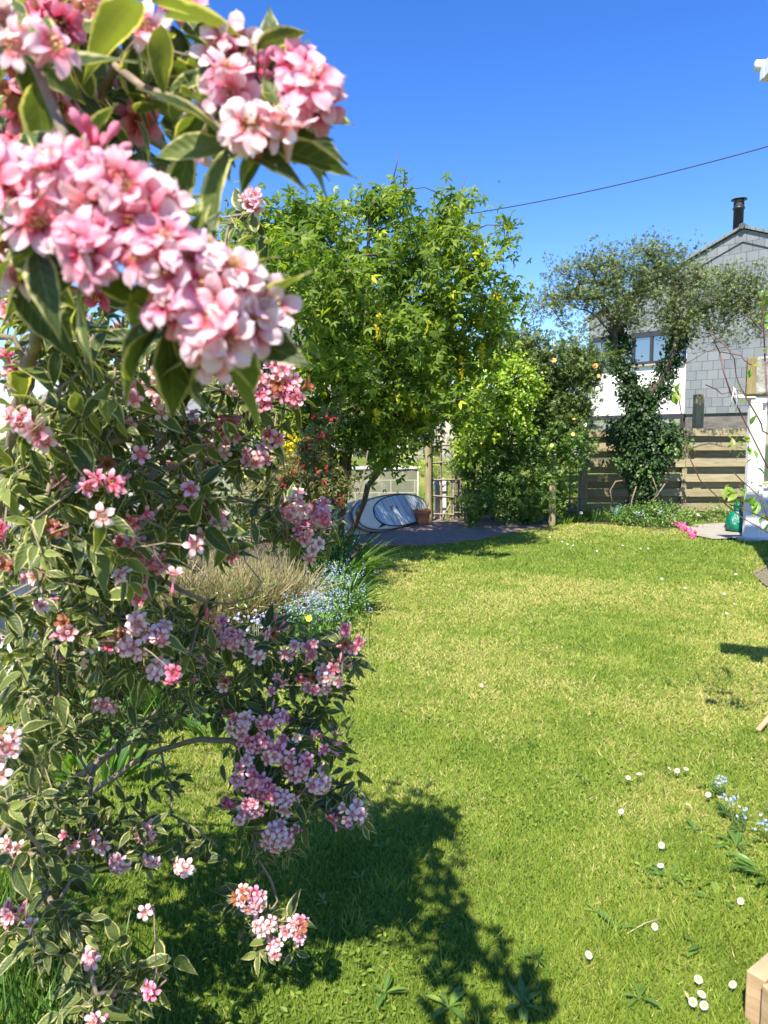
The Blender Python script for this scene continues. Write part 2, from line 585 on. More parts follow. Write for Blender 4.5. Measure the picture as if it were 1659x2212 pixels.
def make_slates(name, sw=0.30, sh=0.25, c1=(0.215, 0.235, 0.255), c2=(0.145, 0.165, 0.185)):
    m, nt, b, out = new_mat(name)
    g = coords(nt, 'Object')
    u, v, r = data(nt)
    cb = nt.nodes.new('ShaderNodeCombineXYZ')
    nt.links.new(u, cb.inputs[0])
    nt.links.new(v, cb.inputs[1])
    br = nt.nodes.new('ShaderNodeTexBrick')
    nt.links.new(cb.outputs[0], br.inputs['Vector'])
    br.inputs['Scale'].default_value = 1.0
    br.inputs['Brick Width'].default_value = sw
    br.inputs['Row Height'].default_value = sh
    br.inputs['Mortar Size'].default_value = 0.007
    br.inputs['Mortar Smooth'].default_value = 0.0
    br.inputs['Color1'].default_value = (*c1, 1)
    br.inputs['Color2'].default_value = (*c2, 1)
    br.inputs['Mortar'].default_value = (0.06, 0.065, 0.075, 1)
    n = noise(nt, 1.6, 5, g)
    c = mixc(nt, br.outputs[0], (0.235, 0.25, 0.26), math_(nt, 'MULTIPLY_ADD', n, 1.6, -0.65, clamp=True))
    nt.links.new(c, b.inputs['Base Color'])
    b.inputs['Roughness'].default_value = 0.6
    bump(nt, b, br.outputs['Fac'], 0.6, -0.02)
    return m


def make_blockwall():
    m, nt, b, out = new_mat('block_wall')
    g = coords(nt, 'Object')
    u, v, r = data(nt)
    cb = nt.nodes.new('ShaderNodeCombineXYZ')
    nt.links.new(u, cb.inputs[0])
    nt.links.new(v, cb.inputs[1])
    br = nt.nodes.new('ShaderNodeTexBrick')
    nt.links.new(cb.outputs[0], br.inputs['Vector'])
    br.inputs['Scale'].default_value = 1.0
    br.inputs['Brick Width'].default_value = 0.45
    br.inputs['Row Height'].default_value = 0.235
    br.inputs['Mortar Size'].default_value = 0.012
    br.inputs['Mortar Smooth'].default_value = 0.6
    br.inputs['Color1'].default_value = (0.15, 0.165, 0.115, 1)
    br.inputs['Color2'].default_value = (0.185, 0.195, 0.145, 1)
    br.inputs['Mortar'].default_value = (0.38, 0.37, 0.32, 1)
    n = noise(nt, 4.0, 6, g, 0.7)
    f = math_(nt, 'MULTIPLY_ADD', n, 4.5, -2.2, clamp=True)
    c = mixc(nt, br.outputs[0], (0.27, 0.285, 0.215), f)
    n2 = noise(nt, 9, 4, coords(nt, 'Object', (2, 2, 0.35)), 0.7)
    c = mixc(nt, c, (0.52, 0.50, 0.46), math_(nt, 'MULTIPLY_ADD', n2, 6, -4.1, clamp=True))
    nt.links.new(c, b.inputs['Base Color'])
    b.inputs['Roughness'].default_value = 0.9
    bump(nt, b, n, 0.5, 0.02)
    return m


def make_pad():
    m, nt, b, out = new_mat('striped_deck_pad')
    g = coords(nt, 'Object')
    s = nt.nodes.new('ShaderNodeSeparateXYZ')
    nt.links.new(g, s.inputs[0])
    x = math_(nt, 'MULTIPLY_ADD', s.outputs[1], 0.42, s.outputs[0])
    cb = nt.nodes.new('ShaderNodeCombineXYZ')
    nt.links.new(x, cb.inputs[0])
    n = nt.nodes.new('ShaderNodeTexNoise')
    n.inputs['Scale'].default_value = 19.0
    n.inputs['Detail'].default_value = 1.5
    nt.links.new(cb.outputs[0], n.inputs['Vector'])
    c = ramp(nt, n.outputs['Fac'], [(0, (0.02, 0.20, 0.62)), (0.36, (0.05, 0.32, 0.74)), (0.43, (0.48, 0.62, 0.74)), (0.475, (0.60, 0.58, 0.55)), (0.51, (0.08, 0.30, 0.66)),
                                    (0.545, (0.60, 0.62, 0.64)), (0.585, (0.25, 0.48, 0.74)), (0.62, (0.60, 0.62, 0.64)), (0.66, (0.34, 0.29, 0.30))], 'CONSTANT')
    nt.links.new(c, b.inputs['Base Color'])
    b.inputs['Roughness'].default_value = 0.7
    bump(nt, b, noise(nt, 200, 1, g), 0.3, 0.002)
    return m


def make_glass():
    m, nt, b, out = new_mat('window_glass')
    b.inputs['Base Color'].default_value = (0.05, 0.07, 0.08, 1)
    b.inputs['Roughness'].default_value = 0.03
    b.inputs['Specular IOR Level'].default_value = 1.0
    b.inputs['IOR'].default_value = 2.2
    return m


def make_rubble():
    m, nt, b, out = new_mat('rubble_stone')
    g = coords(nt, 'Object')
    vo = nt.nodes.new('ShaderNodeTexVoronoi')
    vo.inputs['Scale'].default_value = 3.2
    nt.links.new(g, vo.inputs['Vector'])
    ve = nt.nodes.new('ShaderNodeTexVoronoi')
    ve.feature = 'DISTANCE_TO_EDGE'
    ve.inputs['Scale'].default_value = 3.2
    nt.links.new(g, ve.inputs['Vector'])
    sp = nt.nodes.new('ShaderNodeSeparateXYZ')
    nt.links.new(vo.outputs['Color'], sp.inputs[0])
    c = ramp(nt, sp.outputs[0], [(0, (0.20, 0.17, 0.14)), (0.5, (0.38, 0.34, 0.28)), (1, (0.55, 0.50, 0.42))])
    c = mixc(nt, (0.55, 0.52, 0.46), c, math_(nt, 'MULTIPLY', ve.outputs['Distance'], 14, clamp=True))
    nt.links.new(c, b.inputs['Base Color'])
    b.inputs['Roughness'].default_value = 0.9
    bump(nt, b, ve.outputs['Distance'], 0.6, 0.05)
    return m


M['dark_rubble'] = plain('dark_base_stone', (0.20, 0.185, 0.17), 0.9, 0.6, 3, 0.7, dark=(0.08, 0.075, 0.075), bd=0.03, stretch=(1, 1, 2.5))
M['gravel'] = plain('grey_gravel', (0.24, 0.21, 0.15), 0.9, 0.7, 25, 0.8, dark=(0.07, 0.07, 0.035), bd=0.02)
M['dark_bag_mat'] = plain('dark_green_plastic', (0.01, 0.09, 0.05), 0.4, 0.4, 14, 0.8, bd=0.03)
M['lawn'] = make_lawn_ground()
M['bricks'] = make_bricks()
M['slates'] = make_slates('wall_slates')
M['roof_slates'] = make_slates('roof_slates', 0.26, 0.2, (0.20, 0.21, 0.22), (0.15, 0.16, 0.17))
M['block'] = make_blockwall()
M['pad'] = make_pad()
M['glass'] = make_glass()
M['rubble'] = make_rubble()


# ------------------------------------------------------------------ templates
def leaf_T(nx=2, ny=4, w=0.42, fold=0.25, droop=0.25, widest=0.42, serr=0.0, tip=1.0):
    """leaf of length 1 along +y, face +z; data = (u -1..1, v 0..1)"""
    V, UV = [], []
    for j in range(ny + 1):
        t = j / ny
        a = math.log(0.5) / math.log(widest)
        h = w * 0.5 * max(0.0, math.sin(math.pi * min(1.0, t ** a))) ** (0.85 + 0.35 * t * tip)
        for i in range(nx + 1):
            u = -1 + 2 * i / nx
            hh = h * (1 + (serr * (1 if j % 2 else -1) if abs(u) > 0.99 else 0))
            V.append((u * hh, t, fold * abs(u) * h - droop * t * t + 0.04 * math.sin(t * 9 + u * 2.0) * w))
            UV.append((u, t))
    F4 = []
    for j in range(ny):
        for i in range(nx):
            a = j * (nx + 1) + i
            F4.append((a, a + 1, a + nx + 2, a + nx + 1))
    return np.array(V), None, np.array(F4), np.array(UV)


def multi_T(T, angles, tilt=0.3, sc=None):
    V, F3, F4, UV = T
    VV, FF, UU = [], [], []
    for k, a in enumerate(angles):
        m = np.array(Matrix.Rotation(a, 3, 'Z') @ Matrix.Rotation(-tilt if abs(a) > 0.1 else 0, 3, 'X'))
        VV.append(V @ m.T * (sc[k] if sc else 1))
        FF.append(F4 + k * len(V))
        UU.append(UV)
    return np.vstack(VV), None, np.vstack(FF), np.vstack(UU)


T_wleaf = [leaf_T(6, 9, 0.40, 0.30, d, 0.40, s, 1.2) for d, s in ((0.10, 0.035), (0.32, 0.03), (0.55, 0.035))]
T_small = leaf_T(2, 3, 0.46, 0.3, 0.15)
T_lab = multi_T(leaf_T(2, 3, 0.40, 0.25, 0.22), (0, 1.15, -1.15), 0.15)
T_sprig = multi_T(leaf_T(2, 2, 0.42, 0.3, 0.1), (0, 1.0, -1.0, 2.2, -2.2), 0.35, (1, .95, .9, .7, .75))
T_ivy = leaf_T(2, 3, 0.85, 0.12, 0.15, 0.33)
T_strap = leaf_T(2, 7, 0.055, 0.5, 0.55, 0.35)
T_straph = leaf_T(2, 6, 0.07, 0.4, 0.2, 0.35)
T_cherry = leaf_T(4, 6, 0.46, 0.3, 0.30, 0.5)
T_plant = leaf_T(4, 6, 0.24, 0.35, 0.35, 0.6)
T_blade = (np.array([(-0.5, 0, 0), (0.5, 0, 0), (-0.42, 0.5, 0.04), (0.42, 0.5, 0.04), (0, 1, 0.22)]),
           np.array([(2, 3, 4)]), np.array([(0, 1, 3, 2)]), np.array([(0, 0), (0, 0), (0, .5), (0, .5), (0, 1)]))


def bloom_T(nl=3, na=4, detail=True, flare=0.15, openness=1.0):
    """five-lobed trumpet, tube base at the origin, mouth towards +y (so inst() can aim it); outer radius about 1"""
    V, UV, F4 = [], [], []
    # tube
    prof = [(0.07, 0.0), (0.13, 0.35), (0.24, 0.75), (0.36, 1.05)]
    n = 10
    for r_, h in prof:
        for k in range(n):
            a = 2 * math.pi * k / n
            V.append((r_ * math.cos(a), h, r_ * math.sin(a)))
            UV.append((0.62 if h < 0.8 else 0.12, 0))
    for j in range(len(prof) - 1):
        for k in range(n):
            F4.append((j * n + k, j * n + (k + 1) % n, (j + 1) * n + (k + 1) % n, (j + 1) * n + k))
    # five lobes
    for q in range(5):
        a0 = 2 * math.pi * q / 5
        base = len(V)
        for j in range(na + 1):
            t = j / na
            rr = 0.34 + 0.74 * t * openness
            wv = (0.205 + 0.105 * math.sin(math.pi * min(1, t * 0.95))) * max(0.05, 1 - t ** 4) ** 0.5
            h = 1.04 + 0.13 * math.sin(t * 1.7) * (2 - openness) * (3 - 2 * openness) - flare * t * t
            for i in range(nl + 1):
                s = -1 + 2 * i / nl
                x = s * wv
                rloc = rr - 0.10 * s * s * (t > 0.9)
                hh = h + 0.07 * s * s * (1 - t) + 0.05 * math.sin(3 * s + q + 4 * t)
                V.append((rloc * math.cos(a0) - x * math.sin(a0), hh, rloc * math.sin(a0) + x * math.cos(a0)))
                UV.append((0.28 + 0.72 * t, 0.5 + 0.5 * s))
        for j in range(na):
            for i in range(nl):
                a = base + j * (nl + 1) + i
                F4.append((a, a + 1, a + nl + 2, a + nl + 1))
    if detail:
        for q in range(5):
            a0 = 2 * math.pi * (q + 0.5) / 5
            base = len(V)
            for (r_, h, w) in ((0.10, 0.6, 0.02), (0.15, 1.18, 0.025), (0.155, 1.20, 0.055), (0.16, 1.32, 0.02)):
                for k in range(3):
                    a = 2 * math.pi * k / 3
                    V.append((r_ * math.cos(a0) + w * math.cos(a), h, r_ * math.sin(a0) + w * math.sin(a)))
                    UV.append((0, 2))
            for j in range(3):
                for k in range(3):
                    F4.append((base + j * 3 + k, base + j * 3 + (k + 1) % 3, base + j * 3 + 3 + (k + 1) % 3, base + j * 3 + 3 + k))
    return np.array(V), None, np.array(F4), np.array(UV)


T_bloom = [bloom_T(3, 4, True, 0.12, 1.0), bloom_T(3, 4, True, 0.35, 0.95), bloom_T(3, 4, True, -0.12, 0.75)]
T_bloom_hi = [bloom_T(6, 8, True, 0.12, 1.0), bloom_T(6, 8, True, 0.32, 0.97), bloom_T(6, 8, True, -0.08, 0.82)]


def lathe_T(prof, n=7, uv=0.9):
    V = []
    for r_, h in prof:
        for k in range(n):
            a = 2 * math.pi * k / n
            V.append((r_ * math.cos(a), h, r_ * math.sin(a)))
    F4 = [(j * n + k, j * n + (k + 1) % n, (j + 1) * n + (k + 1) % n, (j + 1) * n + k) for j in range(len(prof) - 1) for k in range(n)]
    return np.array(V), None, np.array(F4), np.tile((uv, 0), (len(V), 1))


T_bud = lathe_T([(0.05, 0), (0.10, 0.4), (0.18, 0.9), (0.27, 1.25), (0.24, 1.5), (0.10, 1.72), (0.01, 1.76)], 8, 0.75)


def disc_flower_T(n=5, w=0.5):
    """flat small flower of n petals facing +y"""
    V, UV, F4 = [], [], []
    for q in range(n):
        a = 2 * math.pi * q / n
        b = len(V)
        for (r_, s, h) in ((0.12, 0, 0), (0.65, -w, 0.06), (1.0, 0, 0.0), (0.65, w, 0.06)):
            V.append((r_ * math.cos(a) - s * math.sin(a), h, r_ * math.sin(a) + s * math.cos(a)))
            UV.append((0.5, 0.5))
        F4.append((b, b + 1, b + 2, b + 3))
    return np.array(V), None, np.array(F4), np.array(UV)


T_disc = disc_flower_T(5, 0.42)
T_rose = disc_flower_T(7, 0.5)
T_daisy = disc_flower_T(17, 0.13)


def rand_dirs(n, g=None):
    g = g or rng
    return norm(g.normal(size=(n, 3)))


def spread_dirs(axis, n, spread):
    """directions scattered round an axis"""
    return norm(norm(axis)[None] + rand_dirs(n) * spread)


# ------------------------------------------------------------------ branching
class Skeleton:
    def __init__(self):
        self.p, self.par, self.load = [], [], []

    def add(self, p, par):
        self.p.append(np.asarray(p, float))
        self.par.append(par)
        self.load.append(0.0)
        return len(self.p) - 1

    def chain(self, pts, par=-1, step=0.12, wob=0.01):
        pts = [np.asarray(q, float) for q in pts]
        if par < 0:
            par = self.add(pts[0], -1)
        last = par
        for a, b in zip(pts[:-1], pts[1:]):
            k = max(1, int(np.linalg.norm(b - a) / step))
            for i in range(1, k + 1):
                last = self.add(a + (b - a) * i / k + rng.normal(size=3) * wob, last)
        return last

    def nearest(self, q):
        A = np.array(self.p)
        return int(np.argmin(np.linalg.norm(A - q, axis=1)))

    def grow(self, tips, step=0.15, sag=0.15, wob=0.01, minload=1.0):
        tips = np.asarray(tips)
        if not len(tips):
            return []
        A = np.array(self.p)
        d = np.array([np.min(np.linalg.norm(A - t, axis=1)) for t in tips])
        out = [None] * len(tips)
        for k in np.argsort(d):
            t = tips[k]
            A = np.array(self.p)
            j = int(np.argmin(np.linalg.norm(A - t, axis=1)))
            a = A[j]
            L = np.linalg.norm(t - a)
            n = max(1, int(L / step))
            last = j
            bow = rng.normal(size=3) * 0.12 * L
            bow[2] += sag * L
            for i in range(1, n + 1):
                s = i / n
                last = self.add(a + (t - a) * s + bow * math.sin(math.pi * s) * 0.6 + rng.normal(size=3) * wob * (i < n), last)
            out[k] = last
            self.load[last] += minload
        return out

    def mesh(self, mb, r0=0.002, power=0.45, rmax=1.0, n=6, bumps=0.0, minr=0.0):
        k = len(self.p)
        load = np.array(self.load)
        kids = [[] for _ in range(k)]
        for i in range(k - 1, -1, -1):
            if self.par[i] >= 0:
                load[self.par[i]] += load[i]
                kids[self.par[i]].append(i)
        rad = np.minimum(np.maximum(r0 * np.maximum(load, 0.6) ** power, minr), rmax)
        # walk chains: follow the heaviest child, start a new tube at the others
        starts = [(i, None) for i in range(k) if self.par[i] < 0]
        while starts:
            i, par = starts.pop()
            pts, rr = [], []
            if par is not None:
                pts.append(self.p[par])
                rr.append(min(rad[par] * 0.9, rad[i] * 1.25))
            while True:
                pts.append(self.p[i])
                rr.append(rad[i])
                ks = kids[i]
                if not ks:
                    break
                ks = sorted(ks, key=lambda q: -load[q])
                for q in ks[1:]:
                    starts.append((q, i))
                i = ks[0]
            if len(pts) > 1:
                mb.tube(pts, rr, n if rr[0] > 0.004 else max(4, n - 2), cap=rr[0] > 0.01)
        return rad

# ================================================================== SETTING
def sheet(name, pts, z, mat, kind='structure'):
    mb = MB()
    pts = np.asarray(pts, float)
    c = pts.mean(0)
    V = np.vstack([np.c_[pts, np.full(len(pts), z)], [(c[0], c[1], z)]])
    n = len(pts)
    mb.add(V, F3=[(i, (i + 1) % n, n) for i in range(n)])
    return tag(mb.build(name, mat, smooth=False), kind=kind)


def lawn_h(x, y):
    return 0.018 * (vnoise(x * 0.9 + 7, y * 0.9, 3) - 0.5) * 2


mb = MB()
xs = np.concatenate([[-900, -200, -40, -12], np.linspace(-6, 9, 61), [14, 40, 200, 900]])
ys = np.concatenate([[-900, -100, -12], np.linspace(-3, 16, 77), [20, 60, 300, 1500]])
X, Y = np.meshgrid(xs, ys)
Z = lawn_h(X, Y)
Z[(Y > 15.2)] = -0.05
nx = len(xs)
i, j = np.meshgrid(np.arange(nx - 1), np.arange(len(ys) - 1))
a = (j * nx + i).ravel()
mb.add(np.c_[X.ravel(), Y.ravel(), Z.ravel()], F4=np.stack([a, a + 1, a + nx + 1, a + nx], 1))
tag(mb.build('lawn', M['lawn']), kind='structure')

# raised churchyard behind the back wall
mb = MB()
xs = np.linspace(-60, 60, 61)
ys = np.concatenate([np.linspace(15.6, 40, 30), np.linspace(45, 300, 10)])
X, Y = np.meshgrid(xs, ys)
Z = 0.82 + 0.12 * (vnoise(X * 0.3, Y * 0.3, 9) - 0.5) + np.clip(Y - 20, 0, 30) * 0.012
Z[0] = -0.1
nx = len(xs)
i, j = np.meshgrid(np.arange(nx - 1), np.arange(len(ys) - 1))
a = (j * nx + i).ravel()
mb.add(np.c_[X.ravel(), Y.ravel(), Z.ravel()], F4=np.stack([a, a + 1, a + nx + 1, a + nx], 1))
tag(mb.build('churchyard_ground', M['lawn']), kind='structure')

# brick patio: curved front edge
pat = [G(x, y)[:2] for x, y in ((690, 1178), (790, 1182), (880, 1181), (960, 1178), (1030, 1170), (1090, 1158), (1140, 1147), (1180, 1138), (1190, 1132))]
pat += [(3.0, 14.4), (1.0, 14.7), (-3.0, 14.7), (-3.0, 11.0)]
mb = MB()
mb.prism(pat, -0.02, 0.035)
tag(mb.build('brick_patio', M['bricks'], smooth=False), kind='structure')
# stone path at the far right
pth = [G(x, y)[:2] for x, y in ((1500, 1160), (1540, 1168), (1604, 1166), (1659, 1172), (1800, 1178), (1850, 1142), (1659, 1135), (1560, 1133), (1500, 1136), (1470, 1142))]
mb = MB()
V = np.array([(p[0], p[1], 0.03) for p in pth])
bm = bmesh.new()
bv = [bm.verts.new(v) for v in V]
bf = bm.faces.new(bv)
bm.normal_update()
if bf.normal.z < 0:
    bf.normal_flip()
bmesh.ops.triangulate(bm, faces=[bf])
me = bpy.data.meshes.new('stone_path')
bm.to_mesh(me)
bm.free()
me.materials.append(M['path'])
o = bpy.data.objects.new('stone_path', me)
COL.objects.link(o)
tag(o, kind='structure')
# soil of the beds
sheet('flower_bed_soil', [(-5, 4.3), (-1.25, 4.6), (-0.62, 5.6), (-0.42, 6.6), (-0.33, 7.8), (-0.28, 9.2), (-0.4, 10.6), (-5, 11.5)], 0.026, M['soil'])
sheet('back_border_soil', [(2.9, 13.6), (3.7, 13.75), (4.8, 13.2), (5.6, 13.0), (5.75, 13.9), (5.8, 14.9), (2.7, 14.9)], 0.022, M['soil'])


# ------------------------------------------------------------------ slate house
HA = G(0, 0)
apex = np.array(P(1607, 493, 20.0))
wl = np.array((-0.7071, 0.7071, 0))       # leftwards along the gable wall
nrm = np.array((-0.7071, -0.7071, 0))     # out of the wall towards the garden
PIT = 0.41


def HW(s, z, out=0.0):
    q = apex + wl * s + nrm * out
    return np.array((q[0], q[1], z))


house = thing('slate_house', 'grey slate-hung house gable behind the fence with a black flue and a wide dark window', 'house')
zap = apex[2]
S_L, S_R, S_W = 4.43, -5.2, 1.38


def wall_poly(mb, pts, out=0.0, thick=0.25):
    """pts (s, z) polygon on the gable plane with a thickness inwards; data carries (s, z) for the courses"""
    n = len(pts)
    V, D = [], []
    for o_ in (out, out - thick):
        for s, z in pts:
            V.append(HW(s, z, o_))
            D.append((-s + 50, z, 0))
    V.append(np.mean(V[:n], axis=0))
    V.append(np.mean(V[n:2 * n], axis=0))
    D.append((50 - np.mean([p[0] for p in pts]), np.mean([p[1] for p in pts]), 0))
    D.append(D[-1])
    F3 = [(2 * n, i, (i + 1) % n) for i in range(n)] + [(2 * n + 1, n + (i + 1) % n, n + i) for i in range(n)]
    F4 = [(i, n + i, n + (i + 1) % n, (i + 1) % n) for i in range(n)]
    mb.add(V, F3=F3, F4=F4, D=np.array(D))


def roofz(s):
    return zap - PIT * abs(s)


mb = MB()
wall_poly(mb, [(S_W, roofz(S_W) - .06), (S_W, 4.72), (S_L, 4.72), (S_L, roofz(S_L) - .06)])
wall_poly(mb, [(0, zap - .06), (S_R, roofz(S_R) - .06), (S_R, 2.32), (S_W, 2.32), (S_W, roofz(S_W) - .06)])
mb.build('slate_wall', M['slates'], house, smooth=False)
mb = MB()       # verge course of slates following the roof
for sg in (1, -1):
    e = S_L if sg > 0 else -S_R
    wall_poly(mb, [(0, zap - .03), (sg * e, roofz(e) - .03), (sg * e, roofz(e) - .34), (0, zap - .34)][::sg], 0.035, 0.03)
mb.build('verge_slates', M['slates'], house, smooth=False)
mb = MB()
for sg in (1, -1):
    e = (S_L if sg > 0 else -S_R) + 0.12
    V = []
    for s in (0, e):
        for o_ in (0.12, -7.0):
            for dz in (0.0, 0.07):
                V.append(HW(sg * s, roofz(s) + dz, o_))
    # order: s0o0z0, s0o0z1, s0o1z0, s0o1z1, s1...
    D = [(50 + q[0] * 0.9, q[1] * 0.9, 0) for q in V]
    mb.add(V, F4=[(0, 1, 5, 4), (2, 6, 7, 3), (1, 3, 7, 5), (0, 4, 6, 2), (4, 5, 7, 6), (0, 2, 3, 1)], D=np.array(D))
roof = mb.build('roof', M['roof_slates'], house, smooth=False)
mb = MB()
mb.tube([HW(0, zap + 0.035, 0.16), HW(0, zap + 0.035, -7.0)], 0.085, 5)
mb.build('ridge_tile', M['roof_slates'], roof, smooth=False)
# side wall, base, white panel, windows
mb = MB()
q0, q1 = HW(S_L, 0), HW(S_L, 0) - nrm * 6.9
V = [(*q0[:2], 0.5), (*q1[:2], 0.5), (*q1[:2], roofz(S_L) - .06), (*q0[:2], roofz(S_L) - .06)]
mb.add(V, F4=[(0, 1, 2, 3)], D=np.array([(0, .5, 0), (7, .5, 0), (7, 5, 0), (0, 5, 0)]))
mb.build('side_wall', M['render'], house, smooth=False)
mb = MB()
wall_poly(mb, [(S_R, 2.32), (S_R, 0.5), (S_W, 0.5), (S_W, 2.32)], -0.06, 0.3)
mb.build('stone_base', M['dark_rubble'], house, smooth=False)
mb = MB()
wall_poly(mb, [(S_W + .02, 3.74), (S_W + .02, 2.34), (S_L, 2.34), (S_L, 3.74)], 0.0, 0.25)
mb.build('white_panel', M['render'], house, smooth=False)
mb = MB()
wall_poly(mb, [(S_W + .02, 2.34), (S_W + .02, 0.5), (S_L, 0.5), (S_L, 2.34)], -0.10, 0.2)
mb.build('lower_glazing', M['glass'], house, smooth=False)


def bar(mb, s0, s1, z0, z1, out=0.0, thick=0.08):
    wall_poly(mb, [(s1, z1), (s0, z1), (s0, z0), (s1, z0)][::-1], out, thick)


for (z0, z1, nm) in ((3.78, 4.70, 'window'), (1.4, 2.33, 'lower_window')):
    mb = MB()
    bar(mb, S_W + .02, S_L, z1 - .13, z1, 0.03)
    bar(mb, S_W + .02, S_L, z0, z0 + .09, 0.03)
    for s in (S_W + .04, S_W + 1.0, S_W + 1.55, S_W + 2.1, S_L - .10):
        bar(mb, s, s + .08, z0 + .09, z1 - .13, 0.025)
    w = mb.build('window_frame' if nm == 'window' else 'lower_window_frame', M['charcoal'], house, smooth=False)
    if nm == 'window':
        mb = MB()
        bar(mb, S_W + .1, S_L - .05, z0 + .05, z1 - .1, -0.02, 0.02)
        mb.build('glass', M['glass'], w, smooth=False)
        mb = MB()
        bar(mb, S_W + .02, S_L + .05, 3.735, 3.785, 0.09, 0.12)
        mb.build('sill', M['stone'], w, smooth=False)
# flue
fl = apex + wl * 0.25 - nrm * 0.55
fb = P(1594, 500, fl[1])
fx, fy = fb[0], fb[1]
zt = P(1594, 428, fl[1])[2]
mb = MB()
mb.lathe([(0.0, zap - 0.3), (0.13, zap - 0.3), (0.13, zt - 0.30), (0.155, zt - 0.29), (0.155, zt - 0.25), (0.135, zt - 0.24), (0.135, zt - 0.12), (0.0, zt - 0.15)], (fx, fy, 0), 24)
flue = mb.build('flue', M['steel_flue'], house)
mb = MB()
mb.lathe([(0.0, zt), (0.10, zt - 0.005), (0.20, zt - 0.03), (0.205, zt - 0.045), (0.0, zt - 0.035)], (fx, fy, 0), 24)
for k in range(4):
    a = k * math.pi / 2 + 0.4
    mb.box((fx + 0.14 * math.cos(a), fy + 0.14 * math.sin(a), zt - 0.1), (0.03, 0.03, 0.12))
mb.build('cowl', M['steel_flue'], flue)
put(house, (apex[0], apex[1], 0))

# ------------------------------------------------------------------ far low white cottage seen over the fence
cot = thing('white_cottage', 'low white cottage with grey roof, just seen over the fence beside the roses', 'cottage')
c0 = P(1245, 905, 34)
mb = MB()
mb.box((c0[0], 36, 1.75), (2.2, 4, 2.1))
mb.build('wall', M['render'], cot, smooth=False)
mb = MB()
mb.prism([(-1.3, 0), (1.3, 0), (0, 0.55)], -2.2, 2.2, ((c0[0] + 1.2, 36, 2.8), (1, 0, 0), (0, 0, 1), (0, 1, 0)))
mb.build('roof', M['roof_slates'], cot, smooth=False)
mb = MB()
mb.box((c0[0] - .3, 33.98, 1.9), (0.7, 0.06, 0.5))
mb.build('window', M['glass'], cot, smooth=False)
put(cot, (c0[0], 36, 0.7))

# ------------------------------------------------------------------ church and slate-roofed building at left
ch = thing('stone_church', 'pale stone church with tall dark lancet windows, seen under the laburnum', 'church')
mb = MB()
mb.box((-2.0, 33, 2.6), (9.5, 6, 4.4))
for x in (-2.0, 0.85, 2.6):
    mb.box((x, 29.75, 1.7), (0.55, 0.6, 2.2))
wall_ch = mb.build('wall', M['rubble'], ch, smooth=False)
mb = MB()
mb.prism([(-3.6, 0), (3.6, 0), (0, 2.6)], -4.9, 4.9, ((-2.0, 33, 4.8), (0, 1, 0), (0, 0, 1), (1, 0, 0)))
mb.build('roof', M['roof_slates'], ch, smooth=False)
for x in (-0.9, 0.1, 1.75, -3.6):
    mb = MB()
    out = [(-.28, 0), (.28, 0), (.28, 1.4), (.2, 1.75), (0, 2.0), (-.2, 1.75), (-.28, 1.4)]
    mb.prism(out, 0, 0.06, ((x, 29.985, 1.35), (1, 0, 0), (0, 0, 1), (0, -1, 0)))
    w = mb.build('lancet_window', M['glass'], ch, smooth=False)
    mb = MB()
    for sx in (-.31, .31, 0.0):
        mb.box((x + sx, 29.93, 2.15), (0.07, 0.12, 1.7))
    mb.box((x, 29.9, 1.3), (0.85, 0.2, 0.12))
    mb.build('stone_surround', M['stone'], w, smooth=False)
put(ch, (-2.0, 33, 0.9))

for k, (px, py0, py1, Yd, w, lab) in enumerate(((902, 950, 990, 24.5, 0.36, 'dark round-topped headstone by the right-hand church window'),
                                                (872, 962, 994, 26.0, 0.30, 'small pale headstone with a flat shoulder left of the dark one'),
                                                (968, 975, 995, 24.0, 0.34, 'low grey headstone seen through the trellis'))):
    t = P(px, py0, Yd)
    b0 = P(px, py1 + 6, Yd)
    h = t[2] - b0[2]
    mb = MB()
    out = [(-w / 2, 0), (w / 2, 0), (w / 2, h - w / 2)] + [(w / 2 * math.cos(a), h - w / 2 + w / 2 * math.sin(a)) for a in np.linspace(0.2, math.pi - 0.2, 7)] + [(-w / 2, h - w / 2)]
    mb.prism(out, 0, 0.1, ((t[0], Yd, b0[2]), (1, 0, 0), (0, 0, 1), (0, 1, 0)))
    tag(mb.build('headstone', M['stone'], smooth=False), lab, 'headstone', 'headstones in the churchyard')

lc = thing('slate_roofed_building', 'low building with grey slate roof and stone chimney behind the pink blossom', 'building')
r0, r1 = P(350, 905, 20), P(560, 905, 20)
rt = P(350, 838, 21.4)
mb = MB()
V = [(r0[0] - 4, 20, r0[2]), (r1[0] + .6, 20, r1[2]), (r1[0] + .6, 22.2, rt[2]), (r0[0] - 4, 22.2, rt[2]), (r0[0] - 4, 24.4, r0[2]), (r1[0] + .6, 24.4, r1[2])]
D = np.array([(0, 0, 0), (8, 0, 0), (8, 2, 0), (0, 2, 0), (0, 0, 0), (8, 0, 0)])
mb.add(V, F4=[(0, 1, 2, 3), (3, 2, 5, 4)], F3=[(1, 5, 2), (0, 3, 4)], D=D)
mb.build('roof', M['roof_slates'], lc, smooth=False)
mb = MB()
mb.box(((r0[0] + r1[0]) / 2 - 1.7, 22.2, r0[2] / 2), (r1[0] - r0[0] + 4.3, 4.0, r0[2] - 0.01))
mb.build('wall', M['rubble'], lc, smooth=False)
cc = P(445, 825, 22.2)
mb = MB()
mb.box((cc[0], 22.2, rt[2] + 0.15), (0.9, 0.6, 0.9))
mb.build('chimney', M['rubble'], lc, smooth=False)
put(lc, ((r0[0] + r1[0]) / 2, 22, 0.9))

